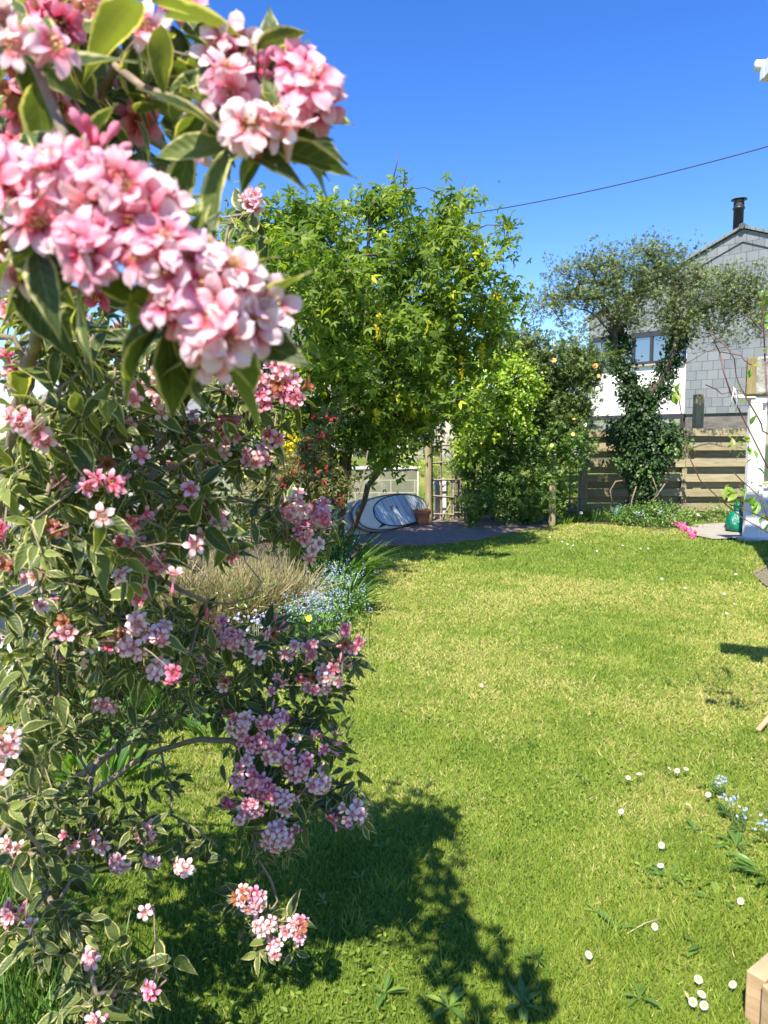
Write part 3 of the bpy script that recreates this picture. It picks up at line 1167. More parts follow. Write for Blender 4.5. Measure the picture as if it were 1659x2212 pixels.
# ------------------------------------------------------------------ corner of the near house's eaves, top right
ev = thing('gutter_corner', 'white gutter and fascia corner of a house poking in high on the right edge', 'gutter')
e0 = P(1645, 165, 8.0)
mb = MB()
mb.box((e0[0] + 1.5, 8.0 - 0.0, e0[2] + 0.05), (3.0, 0.09, 0.17))
mb.box((e0[0] + 0.045, 6.02, e0[2] + 0.05), (0.09, 3.86, 0.17))
mb.build('fascia', M['pvc'], ev, smooth=False, bevel=0.01)
mb = MB()
mb.tube([(e0[0] - 0.04, 8.05, e0[2] + 0.13), (e0[0] + 3, 8.05, e0[2] + 0.15)], 0.055, 10)
mb.build('gutter', M['pvc'], ev)
mb = MB()
mb.box((e0[0] + 1.6, 6.0, e0[2] - 0.06), (2.9, 3.8, 0.03))
mb.build('soffit', M['pvc'], ev, smooth=False)
mb = MB()
mb.box((e0[0] + 1.72, 6.0, (e0[2] - 0.1) / 2), (2.9, 3.4, e0[2] - 0.12))
mb.build('wall', M['render'], ev, smooth=False)
put(ev, (e0[0] + 1.7, 6, 0))

# ------------------------------------------------------------------ block wall
FY = 15.0
bw = thing('block_wall', 'grey-green concrete block wall with whitewashed top behind the striped board', 'wall')
wr = P(902, 1012, 13.95)
mb = MB()
x0, x1, zt = -5.5, wr[0], 1.02
V, D = [], []
nseg = 24
for i_ in range(nseg + 1):
    x = x0 + (x1 - x0) * i_ / nseg
    z = zt + 0.012 * math.sin(i_ * 1.7)
    for y_, zz in ((13.95, 0), (13.95, z), (14.15, z), (14.15, 0)):
        V.append((x, y_, zz))
        D.append((x + 20.12, zz + 0.13, 0))
F4 = []
for i_ in range(nseg):
    a = i_ * 4
    F4 += [(a, a + 4, a + 5, a + 1), (a + 1, a + 5, a + 6, a + 2), (a + 2, a + 6, a + 7, a + 3)]
F4 += [(nseg * 4, nseg * 4 + 3, nseg * 4 + 2, nseg * 4 + 1)]
mb.add(V, F4=F4, D=np.array(D))
mb.build('blockwork', M['block'], bw, smooth=False)
mb = MB()
pts = [(x0 + (x1 - x0) * t, 14.05, zt + 0.012 + 0.012 * math.sin(t * 60) + rng.normal() * 0.004) for t in np.linspace(0, 1, 50)]
mb.tube(pts, [0.07 + 0.012 * abs(math.sin(q * 2.1)) for q in range(50)], 8)
V = np.concatenate(mb.v)
mb.v = [np.c_[V[:, 0], 14.05 + (V[:, 1] - 14.05) * 1.75, zt + (V[:, 2] - zt) * 0.55]]
mb.tube([(x1 + 0.0, 13.97, 1.0), (x1 + 0.012, 13.96, 0.6), (x1 - 0.005, 13.965, 0.1)], 0.022, 6)
mb.build('coping', M['render_old'], bw)
put(bw, (-2, 14.05, 0))

pier = thing('gate_pier', 'narrow white painted pier behind the lattice right of the terracotta pot', 'pier')
pt = P(953, 1042, 14.5)
mb = MB()
mb.box((pt[0], 14.5, (pt[2] - 0.06) / 2), (0.24, 0.24, pt[2] - 0.06))
mb.build('shaft', M['render_old'], pier, smooth=False, bevel=0.01)
mb = MB()
mb.lathe([(0.15, 0), (0.16, 0.05), (0.11, 0.12), (0.0, 0.16)], (pt[0], 14.5, pt[2] - 0.058), 8)
mb.build('cap', M['render_old'], pier)
put(pier, (pt[0], 14.5, 0))
mb = MB()
for k in range(16):
    x = pt[0] + 0.3 + 0.16 * (k % 5) + rng.normal() * .02
    mb.box((x, 14.55 + rng.normal() * .02, 0.1 + 0.2 * (k // 5)), (0.18, 0.2, 0.19), rot=rng.normal(size=3) * 0.06)
tag(mb.build('stone_wall', M['rubble'], smooth=False, bevel=0.02), 'short rough stone wall stub beside the white pier behind the climbing shrubs', 'wall')

# ------------------------------------------------------------------ left white wall + boulder
gw = MB()
V, D = [], []
n = 22
for i_ in range(n + 1):
    y = 3.9 + 3.4 * i_ / n
    x = -2.35 + 0.04 * math.sin(i_ * 0.9)
    h = 1.05 + 0.05 * math.sin(i_ * 1.3)
    for dx, z in ((0, 0), (0.02 * math.sin(i_ * 2.2), h * 0.5), (-0.03, h - 0.04), (-0.12, h), (-0.35, h), (-0.4, 0)):
        V.append((x + dx, y, z))
F4 = [(i_ * 6 + k, i_ * 6 + k + 1, i_ * 6 + 7 + k, i_ * 6 + 6 + k) for i_ in range(n) for k in range(5)]
gw.add(V, F4=F4)
gw.add([V[k] for k in range(6)], F4=[(0, 5, 4, 1)], F3=[(1, 4, 3), (1, 3, 2)])
tag(gw.build('garden_wall', M['render_old']), 'low whitewashed garden wall glimpsed behind the variegated leaves at left', 'wall')
mb = MB()
bc = G(22, 1545)
t = np.linspace(0, math.pi, 9)
a = np.linspace(0, 2 * math.pi, 17)[:-1]
V = []
for tt in t:
    for aa in a:
        d_ = np.array((math.sin(tt) * math.cos(aa), math.sin(tt) * math.sin(aa), math.cos(tt)))
        V.append(bc + np.array((-0.12, 0.15, 0.16)) + d_ * (0.30, 0.26, 0.24) * (1 + 0.10 * math.sin(3 * aa + tt * 4) + 0.05 * rng.normal()))
F4 = [(i_ * 16 + k, i_ * 16 + 16 + k, i_ * 16 + 16 + (k + 1) % 16, i_ * 16 + (k + 1) % 16) for i_ in range(8) for k in range(16)]
mb.add(V, F4=F4)
tag(mb.build('boulder', M['render_old']), 'rounded pale grey boulder in shade at the left edge under the weigela', 'boulder')

# ------------------------------------------------------------------ fence
fence = thing('board_fence', 'weathered wooden fence of overlapping horizontal boards behind the ivy-clad tree', 'fence')
fx0, fx1 = P(1255, 1000, FY)[0], P(1635, 1000, FY)[0]
NB = 7
front_z = [0.20, 0.50, 0.805, 1.11, 1.415, 1.70]
secs = [fx0, fx0 + 1.05, fx0 + 2.1, fx1]
for row, z in enumerate(front_z):
    for k in range(3):
        mb = MB()
        xa, xb = secs[k] + 0.005, secs[k + 1] - 0.005
        mb.box(((xa + xb) / 2, FY - 0.03, z + rng.normal() * 0.008), (xb - xa, 0.022, 0.155), rot=(0.0, rng.normal() * 0.005, 0), D=(0, 0, rng.random() * 0.6))
        mb.build('front_board', M['fence'], fence, smooth=False, bevel=0.004)
for row in range(6):
    z = 0.06 + 0.305 * row
    for k in range(3):
        mb = MB()
        xa, xb = secs[k] + 0.005, secs[k + 1] - 0.005
        mb.box(((xa + xb) / 2, FY + 0.085, z + rng.normal() * 0.008), (xb - xa, 0.022, 0.155), rot=(0.0, rng.normal() * 0.004, 0), D=(0, 0, rng.random()))
        mb.build('rear_board', M['fence'], fence, smooth=False, bevel=0.004)
for x, zt, r_ in ((secs[1], 1.72, 0.05), (secs[2], 1.7, 0.05), (P(1593, 1000, FY)[0] + 0.35, 1.72, 0.05)):
    mb = MB()
    mb.box((x, FY + 0.028, zt / 2), (0.1, 0.09, zt), D=(0, 0, 0.3))
    mb.build('post', M['post'], fence, smooth=False, bevel=0.006)
put(fence, ((fx0 + fx1) / 2, FY, 0))


def post(px, py_top, Yd, w, label, name='wooden_post', round_=True, zb=0.0, lean=0.0):
    t = P(px, py_top, Yd)
    mb = MB()
    if round_:
        k = 12
        pts = [(t[0] + lean * (i_ / k - 1) + 0.006 * math.sin(i_), Yd, zb + (t[2] - zb) * i_ / k) for i_ in range(k + 1)]
        mb.tube(pts, [w / 2 * (1 + 0.04 * math.sin(i_ * 1.9)) for i_ in range(k + 1)], 12)
    else:
        mb.box((t[0], Yd, (t[2] + zb) / 2), (w, w, t[2] - zb))
    return tag(mb.build(name, M['post'], smooth=round_, bevel=0.006), label, 'post')


post(1262, 930, 14.7, 0.15, 'tall weathered square post at the left end of the board fence', round_=False)
post(1195, 985, 13.25, 0.13, 'round pale post standing at the lawn edge in front of the rose tangle')
post(925, 945, 13.9, 0.13, 'slim weathered post at the left edge of the lattice by the terracotta pot', lean=-0.02)
post(1510, 852, 15.35, 0.17, 'sawn-off post sticking up above the fence in front of the slate wall', round_=False, zb=0.1)

# lattice left of the fence
def lattice(label, xa, xb, Yd, z0, z1, nxs, nzs, w=0.028, skew=0.0):
    t = thing('trellis', label, 'trellis')
    for i_ in range(nxs):
        x = xa + (xb - xa) * i_ / max(1, nxs - 1)
        mb = MB()
        mb.tube([(x + skew * rng.normal(), Yd, z0), (x + skew * rng.normal(), Yd, z1)], w * 0.62, 4, D=(0, 0, rng.random() * .4))
        mb.build('upright', M['trellis'], t, smooth=False)
    for i_ in range(nzs):
        z = z0 + 0.12 + (z1 - z0 - 0.2) * i_ / max(1, nzs - 1)
        mb = MB()
        mb.tube([(xa - 0.03, Yd - w * 1.05, z + skew * rng.normal() * .5), (xb + 0.03, Yd - w * 1.05, z + skew * rng.normal() * .5)], w * 0.6, 4, D=(0, 0, rng.random() * .4))
        mb.build('rail', M['trellis'], t, smooth=False)
    put(t, ((xa + xb) / 2, Yd, 0))
    return t


x1_, x2_ = P(1165, 1000, 14.6)[0], P(1255, 1000, 14.6)[0]
lattice('dark square lattice trellis between the round post and the fence end', x1_, x2_, 14.6, 0.05, 1.75, 5, 7, 0.03, 0.006)
x1_, x2_ = P(932, 1000, 14.0)[0], P(978, 1000, 14.0)[0]
lattice('small broken lattice of thin laths beside the slim post and terracotta pot', x1_, x2_, 14.0, 0.05, 1.55, 3, 5, 0.032, 0.02)
x1_, x2_ = P(985, 1000, 14.2)[0], P(1010, 1000, 14.2)[0]
lattice('tall narrow run of dark uprights where the climbing shrubs begin', x1_, x2_, 14.2, 0.05, 2.0, 3, 3, 0.04, 0.02)
for k, (xa, ya, xb, yb, lab) in enumerate(((955, 1125, 985, 1060, 'loose grey lath leaning right against the broken lattice'),
                                           (1000, 1128, 993, 1070, 'thin pale cane leaning left beneath the shrubs'),
                                           (1017, 1126, 1032, 1055, 'loose pale batten leaning right beneath the shrubs'))):
    mb = MB()
    a, b = G(xa, ya + 2), P(xb, yb, G(xa, ya + 2)[1] + 0.15)
    mb.tube([a, b], 0.022 if k != 1 else 0.012, 4)
    tag(mb.build('wooden_lath', M['trellis'], smooth=False), lab, 'lath', 'loose laths by the trellis')

# ------------------------------------------------------------------ paddle board
bd = thing('paddle_board', 'white paddle board on its edge against the wall, deck pad striped blue and white', 'paddle board')
tail = np.array(G(926, 1131))
nose = np.array(G(738, 1172))
L = 2.55
ax = norm(tail - nose)
tail = tail + ax * 0.05
up = norm(np.array((0, 0, 1.0)) * 0.93 + norm(np.cross(ax, (0, 0, 1.0))) * -0.36)
nn = norm(np.cross(ax, up))
if nn[1] > 0:
    nn = -nn
W2 = 0.315
cen = tail - ax * (L / 2) + up * (W2 + 0.0)
cen[2] += 0.02
outl = []
for a in np.linspace(0, 2 * math.pi, 64, endpoint=False):
    c_, s_ = math.cos(a), math.sin(a)
    x = L / 2 * math.copysign(abs(c_) ** 0.82, c_)
    w = W2 * math.copysign(abs(s_) ** 0.80, s_)
    outl.append((x, w))
outl = np.array(outl)
bm_ = Matrix.Identity(4)
for c_, v_ in enumerate((ax, up, nn)):
    for r_ in range(3):
        bm_[r_][c_] = v_[r_]
bm_.translation = Vector(cen)


def rounded_slab(name, outline, z0, z1, inset, mat, parent, bottom=True):
    mb = MB()
    c = outline.mean(0)
    n = len(outline)
    lay = []
    for k, (zz, ins) in enumerate(((z0, inset), (z0 + (z1 - z0) * .25, inset * .3), ((z0 + z1) / 2, 0), (z1 - (z1 - z0) * .25, inset * .3), (z1, inset))):
        sc_ = 1 - ins
        lay.append(np.c_[c + (outline - c) * np.array((1 - ins * 0.4, sc_)), np.full(n, zz)])
    V = np.vstack(lay + [[(c[0], c[1], z0)], [(c[0], c[1], z1)]])
    F4 = [(k * n + i_, k * n + (i_ + 1) % n, (k + 1) * n + (i_ + 1) % n, (k + 1) * n + i_) for k in range(4) for i_ in range(n)]
    F3 = [(5 * n, (i_ + 1) % n, i_) for i_ in range(n)] + [(5 * n + 1, 4 * n + i_, 4 * n + (i_ + 1) % n) for i_ in range(n)]
    mb.add(V, F3=F3, F4=F4)
    o = mb.build(name, mat, parent, smooth=False)
    return o


bd.matrix_world = bm_
rounded_slab('hull', outl, -0.055, 0.055, 0.12, M['cream_hull'], bd)
mb = MB()
loop = np.vstack([outl, outl[:1]]) * np.array((0.985, 0.955))
mb.tube(np.c_[loop, np.full(len(loop), 0.045)], 0.008, 6)
mb.build('rail_band', M['black'], bd)
padc = L / 2 - 1.02
po = np.array([(padc + 0.98 * math.copysign(abs(math.cos(a)) ** 0.9, math.cos(a)), 0.278 * math.copysign(abs(math.sin(a)) ** 0.85, math.sin(a))) for a in np.linspace(0, 2 * math.pi, 56, endpoint=False)])
rounded_slab('deck_pad', po, 0.0555, 0.063, 0.02, M['pad'], bd)
mb = MB()
loop = np.vstack([po, po[:1]]) * 1.0
mb.tube(np.c_[loop, np.full(len(loop), 0.062)], 0.011, 6)
mb.build('pad_rim', M['black'], bd)
# logo on the pad, upside down as the board lies
cu = bpy.data.curves.new('logo', 'FONT')
cu.body = 'SIC'
cu.size = 0.10
cu.extrude = 0.001
cu.shear = 0.25
lt = bpy.data.objects.new('logo_text', cu)
COL.objects.link(lt)
dg_ = bpy.context.evaluated_depsgraph_get()
lme = bpy.data.meshes.new_from_object(lt.evaluated_get(dg_))
bpy.data.objects.remove(lt)
lme.materials.clear()
lme.materials.append(M['black'])
lo = bpy.data.objects.new('logo', lme)
COL.objects.link(lo)
lo.parent = bd
lo.location = (padc - 0.28, 0.10, 0.0655)
lo.rotation_euler = (0, 0, math.pi + 0.10)
mb = MB()
ex, ey = padc - 0.20, 0.075
for tr in (((0, 0), (0.055, 0.03), (0.05, -0.01)), ((0, -0.012), (0.05, -0.022), (0.03, -0.06)), ((0.055, -0.02), (0.075, 0.0), (0.06, -0.045))):
    mb.prism([(ex + p_[0], ey + p_[1]) for p_ in tr], 0.0645, 0.0665)
mb.build('emblem', M['black'], bd, smooth=False)
mb = MB()       # black flash near the nose and a carry handle
fl_ = [(-0.55, -0.16), (-0.33, -0.10), (-0.22, -0.105), (-0.33, -0.15), (-0.5, -0.22), (-0.75, -0.24)]
mb.prism(fl_, 0.054, 0.0575)
mb.build('flash_marking', M['black'], bd, smooth=False)
mb = MB()
mb.tube([(-0.02, 0.36, 0.02), (-0.05, 0.40, 0.035), (-0.10, 0.40, 0.035), (-0.13, 0.36, 0.02)], 0.01, 6)
mb.build('handle', M['black'], bd)
# second hull part: folded cover behind
mb = MB()
c0 = cen - nn * 0.14 - ax * 0.25
fr = (c0, ax, up, nn)
mb.prism(outl * np.array((0.9, 0.98)) + np.array((-0.2, 0.015)), -0.05, 0.03, fr)
tag(mb.build('board_cover', M['render_old'], smooth=False), 'pale grey padded board bag standing behind the striped paddle board', 'board bag')
mb = MB()
nc = np.array(P(725, 1120, 11.9))
mb.prism([(-0.22, -0.36), (0.24, -0.34), (0.14, 0.1), (0.05, 0.36), (-0.2, 0.42)], 0, 0.12, ((nc[0], 12.3, 0.40), (1, 0.25, 0), (0, 0.1, 1), (0, 1, 0)))
tag(mb.build('dark_bag', M['black'], smooth=False, bevel=0.02), 'dark folded bag in shade by the laburnum stems left of the board', 'bag')

# ------------------------------------------------------------------ terracotta pot
pot = thing('flower_pot', 'round terracotta pot with dry stems at the end of the paddle board', 'pot')
pc = G(912, 1137)
pc[2] = 0.035
mb = MB()
rr = 0.155
mb.lathe([(0.0, 0), (rr * .55, 0), (rr * .62, 0.015), (rr * .82, 0.10), (rr * .90, 0.185), (rr * .93, 0.19), (rr * 1.02, 0.195), (rr * 1.04, 0.27), (rr * 1.0, 0.275), (rr * .88, 0.27), (rr * .84, 0.22)], pc, 32)
mb.build('pot_body', M['terracotta'], pot)
mb = MB()
mb.lathe([(rr * .86, 0.24), (0.0, 0.245)], pc, 20)
mb.build('soil', M['soil'], pot)
mb = MB()
for k in range(16):
    a = rng.random() * 6.28
    b0 = pc + np.array((0.08 * math.cos(a), 0.08 * math.sin(a), 0.24))
    d_ = norm(np.array((math.cos(a) * .35, math.sin(a) * .35, 1))) * (0.10 + 0.16 * rng.random())
    mb.tube([b0, b0 + d_ * .5 + rng.normal(size=3) * .01, b0 + d_], 0.0035, 4, D=(0, 0, rng.random()))
mb.build('dry_stem', M['straw'], pot)
put(pot, pc)

# ------------------------------------------------------------------ white door unit at right
dr = thing('white_door', 'white plastic door in its frame at the right edge beside the fence', 'door')
dl = G(1606, 1167)
dY = dl[1]
dx = dl[0]
dt = 2.12
mb = MB()
mb.box((dx + 0.09, dY, dt / 2), (0.18, 0.1, dt))
mb.box((dx + 0.75, dY, dt + 0.03), (1.5, 0.12, 0.07))
mb.box((dx - 0.08, dY, dt + 0.09), (0.28, 0.16, 0.05))
mb.build('frame', M['pvc'], dr, smooth=False, bevel=0.006)
mb = MB()
mb.box((dx + 0.22, dY - 0.01, 1.0), (0.07, 0.06, 2.0))
mb.box((dx + 0.65, dY - 0.01, 0.06), (0.8, 0.06, 0.12))
mb.box((dx + 0.65, dY - 0.01, 0.86), (0.8, 0.06, 0.10))
mb.box((dx + 0.65, dY + 0.01, 0.46), (0.8, 0.03, 0.72))
mb.box((dx + 0.65, dY - 0.012, 0.49), (0.62, 0.045, 0.5))
mb.box((dx + 0.65, dY - 0.01, 2.03), (0.8, 0.06, 0.10))
mb.build('door_panel', M['pvc'], dr, smooth=False, bevel=0.008)
mb = MB()
mb.box((dx + 0.65, dY + 0.01, 1.44), (0.79, 0.012, 1.07))
mb.build('glass', M['glass'], dr, smooth=False)
mb = MB()
mb.box((dx + 0.75, dY - 0.04, 0.02), (1.65, 0.3, 0.05))
mb.build('threshold', M['render_old'], dr, smooth=False, bevel=0.006)
put(dr, (dx + 0.7, dY, 0))

# ------------------------------------------------------------------ green bag
gb = thing('garden_sack', 'shiny green plastic sack slumped against the white door frame', 'sack')
gc = G(1597, 1153)
mb = MB()
prof = [(0.02, 0.0), (0.15, 0.01), (0.18, 0.07), (0.18, 0.16), (0.15, 0.25), (0.09, 0.31), (0.055, 0.35), (0.07, 0.40), (0.085, 0.47), (0.05, 0.50)]
n = 36
V = []
for k, (r_, h) in enumerate(prof):
    for q in range(n):
        a = 2 * math.pi * q / n
        w = r_ * (1 + 0.10 * math.sin(3 * a + k) + 0.07 * math.sin(7 * a + 2 * k) + 0.04 * rng.normal())
        V.append((gc[0] + w * math.cos(a) + 0.08 * (h > .3) * (h - .3) * 3, gc[1] + 0.1 + w * math.sin(a), h + 0.03 + 0.008 * rng.normal()))
F4 = [(k * n + q, k * n + (q + 1) % n, (k + 1) * n + (q + 1) % n, (k + 1) * n + q) for k in range(len(prof) - 1) for q in range(n)]
mb.add(V, F4=F4)
mb.build('sack_body', M['bag'], gb)
mb = MB()
mb.lathe([(0.06, 0.0), (0.064, 0.012), (0.06, 0.024)], (gc[0] + 0.01, gc[1] + 0.1, 0.37), 16)
mb.build('tie', M['black'], gb)
put(gb, (gc[0], gc[1] + .1, 0))
mb = MB()
q = G(1455, 1128) if False else P(1432 - 12, 1108, 14.3)
q = P(1433 - 0, 1110, 14.2)
gc2 = P(1435 - 0, 1112, 14.2)
gx = P(2200 / 1.8227 + 470 * 824 / 1659 / 1.8227, 1105, 14.2)
V = []
for k, (r_, h) in enumerate([(0.02, 0), (0.12, 0.01), (0.15, 0.08), (0.11, 0.2), (0.04, 0.27), (0.02, 0.29)]):
    for q in range(16):
        a = 2 * math.pi * q / 16
        w = r_ * (1 + 0.12 * math.sin(3 * a + k) + 0.06 * rng.normal())
        V.append((gx[0] + w * math.cos(a), 14.2 + w * math.sin(a), h + 0.03))
mb.add(V, F4=[(k * 16 + q, k * 16 + (q + 1) % 16, (k + 1) * 16 + (q + 1) % 16, (k + 1) * 16 + q) for k in range(5) for q in range(16)])
tag(mb.build('crumpled_bag', M['dark_bag_mat']), 'small dark green crumpled bag in the border left of the ivy-clad trunk', 'bag')

# ------------------------------------------------------------------ pergola beam and post
pg = thing('pergola', 'weathered pergola beam end with lichen jutting in from the right edge', 'pergola')
b0 = P(1613, 815, 4.0)
mb = MB()
rot = (0, 0, R(-24))
dirx = np.array((math.cos(R(-24)), math.sin(R(-24)), 0))
cb_ = b0 + dirx * 1.04
mb.box((cb_[0], cb_[1], b0[2]), (2.0, 0.16, 0.20), rot=rot)
bo = mb.build('beam', M['beam'], pg, smooth=False, bevel=0.012)
mb = MB()
ce = b0 + dirx * 0.03
mb.box((ce[0], ce[1], b0[2]), (0.062, 0.153, 0.193), rot=rot)
mb.build('end_grain', M['beam_end'], pg, smooth=False, bevel=0.004)
mb = MB()
pp = b0 + dirx * 0.9
mb.box((pp[0], pp[1] + 0.0, (b0[2] - 0.1) / 2), (0.10, 0.10, b0[2] - 0.1), rot=rot)
mb.build('post', M['post'], pg, smooth=False, bevel=0.006)
mb = MB()
pq = b0 + dirx * 0.22
mb.box((pq[0], pq[1] + 0.0, b0[2] - 0.21), (0.08, 0.08, 0.22), rot=rot)
mb.build('strut', M['post'], pg, smooth=False, bevel=0.006)
put(pg, (pp[0], pp[1], 0))

# ------------------------------------------------------------------ timber bed corner, bottom right; edging; stick
mb = MB()
c0 = G(1612, 2095, 0.14)
d1 = norm(np.array((0.80, 0.60, 0)))
d2 = norm(np.array((0.28, -0.96, 0)))
bedc = thing('timber_bed_edge', 'sawn pale timber corner of a raised bed in the bottom right corner', 'bed edge')
for dd, nm in ((d1, 'side_board'), (d2, 'front_board')):
    mb = MB()
    e = norm(np.cross(dd, (0, 0, 1)))
    if nm == 'side_board':
        e = -e if np.dot(e, (1, -1, 0)) < 0 else e
        o_ = c0
    else:
        e = e if np.dot(e, (1, 0, 0)) > 0 else -e
        o_ = c0 + d2 * 0.052
    pts = [(0, 0), (0.75, 0), (0.75, 0.05), (0.0, 0.05)]
    mb.prism(pts, -0.16, 0.0, (o_, dd, e, (0, 0, 1)))
    mb.build(nm, M['sleeper'], bedc, smooth=False, bevel=0.004)
mb = MB()
nq = c0 + d2 * 0.10 + np.array((0.035, 0, 0.005))
mb.tube([nq + np.array((-0.02, 0.012, 0.0)), nq, nq + np.array((0.022, -0.012, 0.003))], 0.002, 6)
mb.build('nail', M['black'], bedc)
put(bedc, c0)
mb = MB()
a, b = G(1628, 1240), G(1675, 1216)
mb.tube([a + (0, 0, .015), b + (0, 0, .015)], 0.022, 4, D=(0, 0, .5))
tag(mb.build('bed_edging', M['post'], smooth=False), 'thin weathered timber edging of a bed at the far right of the lawn', 'edging')
e1, e2 = G(1628, 1243), G(1680, 1218)
sheet('gravel_bed', [e1[:2], e2[:2], G(1740, 1240)[:2], G(1740, 1275)[:2], G(1655, 1268)[:2]], 0.012, M['gravel'])
mb = MB()
a, b = G(1638, 1578, 0.02), G(1672, 1538, 0.05)
mb.box((a + b) / 2, (np.linalg.norm(b - a), 0.025, 0.012), rot=(0, -0.1, math.atan2(b[1] - a[1], b[0] - a[0])))
tag(mb.build('stick', M['sleeper'], smooth=False, bevel=0.002), 'split orange-brown piece of wood lying on the lawn at the right edge', 'stick')

# ------------------------------------------------------------------ cables
def cable(label, a, b, sag, r=0.012):
    a, b = np.array(a), np.array(b)
    t = np.linspace(0, 1, 30)[:, None]
    pts = a + (b - a) * t
    pts[:, 2] -= sag * 4 * (t * (1 - t))[:, 0]
    mb = MB()
    mb.tube(pts, r, 5)
    return tag(mb.build('overhead_cable', M['cable'], smooth=True), label, 'cable')


cable('black overhead cable sloping across the sky above the laburnum', P(300, 488, 24), P(1900, 245, 14), 0.9)
cable('thin wire falling steeply behind the top left weigela leaves, left one of the pair', P(285, 100, 9), P(322, 560, 9), 0.0, 0.004)
cable('thin wire falling steeply behind the top left weigela leaves, right one of the pair', P(293, 100, 9), P(328, 560, 9), 0.0, 0.004)

# ================================================================== PLANTS
def sample_masses(masses, Yc, dens, thick=1.0, shell=0.55):
    """masses (px, py, rx, ry[, dY]) in the 1659 view -> points near the surfaces of world ellipsoids at distance Yc"""
    out, nor = [], []
    for m in masses:
        px, py, rx, ry = m[:4]
        dY = m[4] if len(m) > 4 else 0
        w = m[5] if len(m) > 5 else 1
        c = P(px, py, Yc + dY)
        ex = rx / F * (Yc + dY)
        ez = ry / F * (Yc + dY)
        ey = min(ex, ez * 1.3) * thick
        k = max(2, int(dens * w * (ex * ez + ex * ey + ez * ey)))
        d = rand_dirs(k)
        r_ = 1 - shell * rng.random(k) ** 1.3
        out.append(c + d * r_[:, None] * np.array((ex, ey, ez)))
        nor.append(norm(d / np.array((ex, ey, ez))))
    return np.vstack(out), np.vstack(nor)


def sprays(mb, T, tips, nors, per, size, twig=0.25, spread=0.5, droop=0.25, ball=0.08, tone=(0.5, 0.25), facing=0.8, lsp=0.9, tone_low=None):
    """leaves along a short twig at each tip"""
    n = len(tips)
    dirs = norm(nors + rand_dirs(n) * spread + np.array((0, 0, 0.25)))
    tw = np.repeat(rng.random((n, 1)), per, 1)
    t = rng.random((n, per))
    L_ = twig * (0.6 + 0.8 * rng.random((n, 1)))
    pos = tips[:, None, :] + dirs[:, None, :] * (t * L_ - L_ * 0.3)[:, :, None] + rng.normal(size=(n, per, 3)) * ball
    pos[:, :, 2] -= droop * (t * L_) ** 2 * 2
    ld = norm(dirs[:, None, :] * 0.7 + rng.normal(size=(n, per, 3)) * lsp * 0.6 + np.array((0, 0, -droop)))
    up_ = norm(rng.normal(size=(n, per, 3)) * 0.55 + np.array((-0.25, -0.35, facing)) + nors[:, None, :] * 0.4)
    tone_ = np.clip(tone[0] + tone[1] * (rng.normal(size=(n, per)) * 0.6 + (tw - 0.5) * 1.6), 0, 1)
    s = size * (0.65 + 0.6 * rng.random((n, per)))
    mb.inst(T, pos.reshape(-1, 3), ld.reshape(-1, 3), up_.reshape(-1, 3), s.ravel(), tone_.ravel())
    return dirs


# ------------------------------------------------------------------ laburnum
lab = thing('laburnum_tree', 'big bright green laburnum with a few hanging yellow flower chains, centre of the garden', 'tree')
LY = 9.5
masses = [(600, 480, 75, 48), (700, 468, 55, 34), (620, 560, 80, 50), (700, 570, 70, 55), (520, 570, 75, 60), (770, 590, 70, 60), (800, 480, 45, 40), (838, 440, 45, 30), (866, 405, 22, 16), (945, 478, 55, 36),
          (975, 450, 30, 22), (1018, 440, 22, 18), (880, 540, 75, 40), (960, 540, 60, 36), (1062, 515, 30, 14), (1098, 490, 22, 8), (1030, 570, 40, 28), (890, 630, 80, 50), (980, 640, 80, 48), (1070, 640, 44, 34), (760, 690, 80, 55), (850, 740, 90, 60),
          (950, 740, 80, 50), (1040, 710, 45, 40), (730, 800, 80, 50), (790, 860, 80, 50), (880, 830, 80, 50), (900, 890, 80, 40), (600, 640, 70, 36, 0, .7), (570, 790, 80, 34, 0.5, .9), (620, 830, 50, 30, .4, .8), (980, 820, 50, 55), (1000, 880, 30, 40), (700, 905, 50, 45), (840, 925, 55, 25, 0, .7),
          (450, 620, 70, 60, .5, .7), (740, 640, 60, 30), (660, 500, 70, 30)]
masses += [(660, 575, 60, 42, -2.4), (745, 615, 55, 40, -2.2), (600, 545, 60, 40, -2.0), (700, 680, 50, 40, -2.4), (590, 650, 60, 40, -2.2), (640, 900, 55, 45, .6), (690, 965, 40, 45, .6), (600, 940, 60, 50, .8), (800, 935, 60, 30, .4), (870, 905, 70, 36, .3), (560, 880, 60, 50, .8), (720, 760, 50, 50, .5), (780, 955, 50, 26, .6), (695, 1010, 36, 40, 1.0), (835, 965, 26, 16, .4), (660, 1040, 40, 36, 1.2)]
DYS = [-.9, .6, -.3, 1.1, .1, -.6, .8, .3]
masses = [(m[0], m[1], m[2], m[3], (m[4] if len(m) > 4 else 0) + DYS[k % 8], m[5] if len(m) > 5 else 1) for k, m in enumerate(masses)]
tips, nors = sample_masses(masses, LY, 44, 1.5)

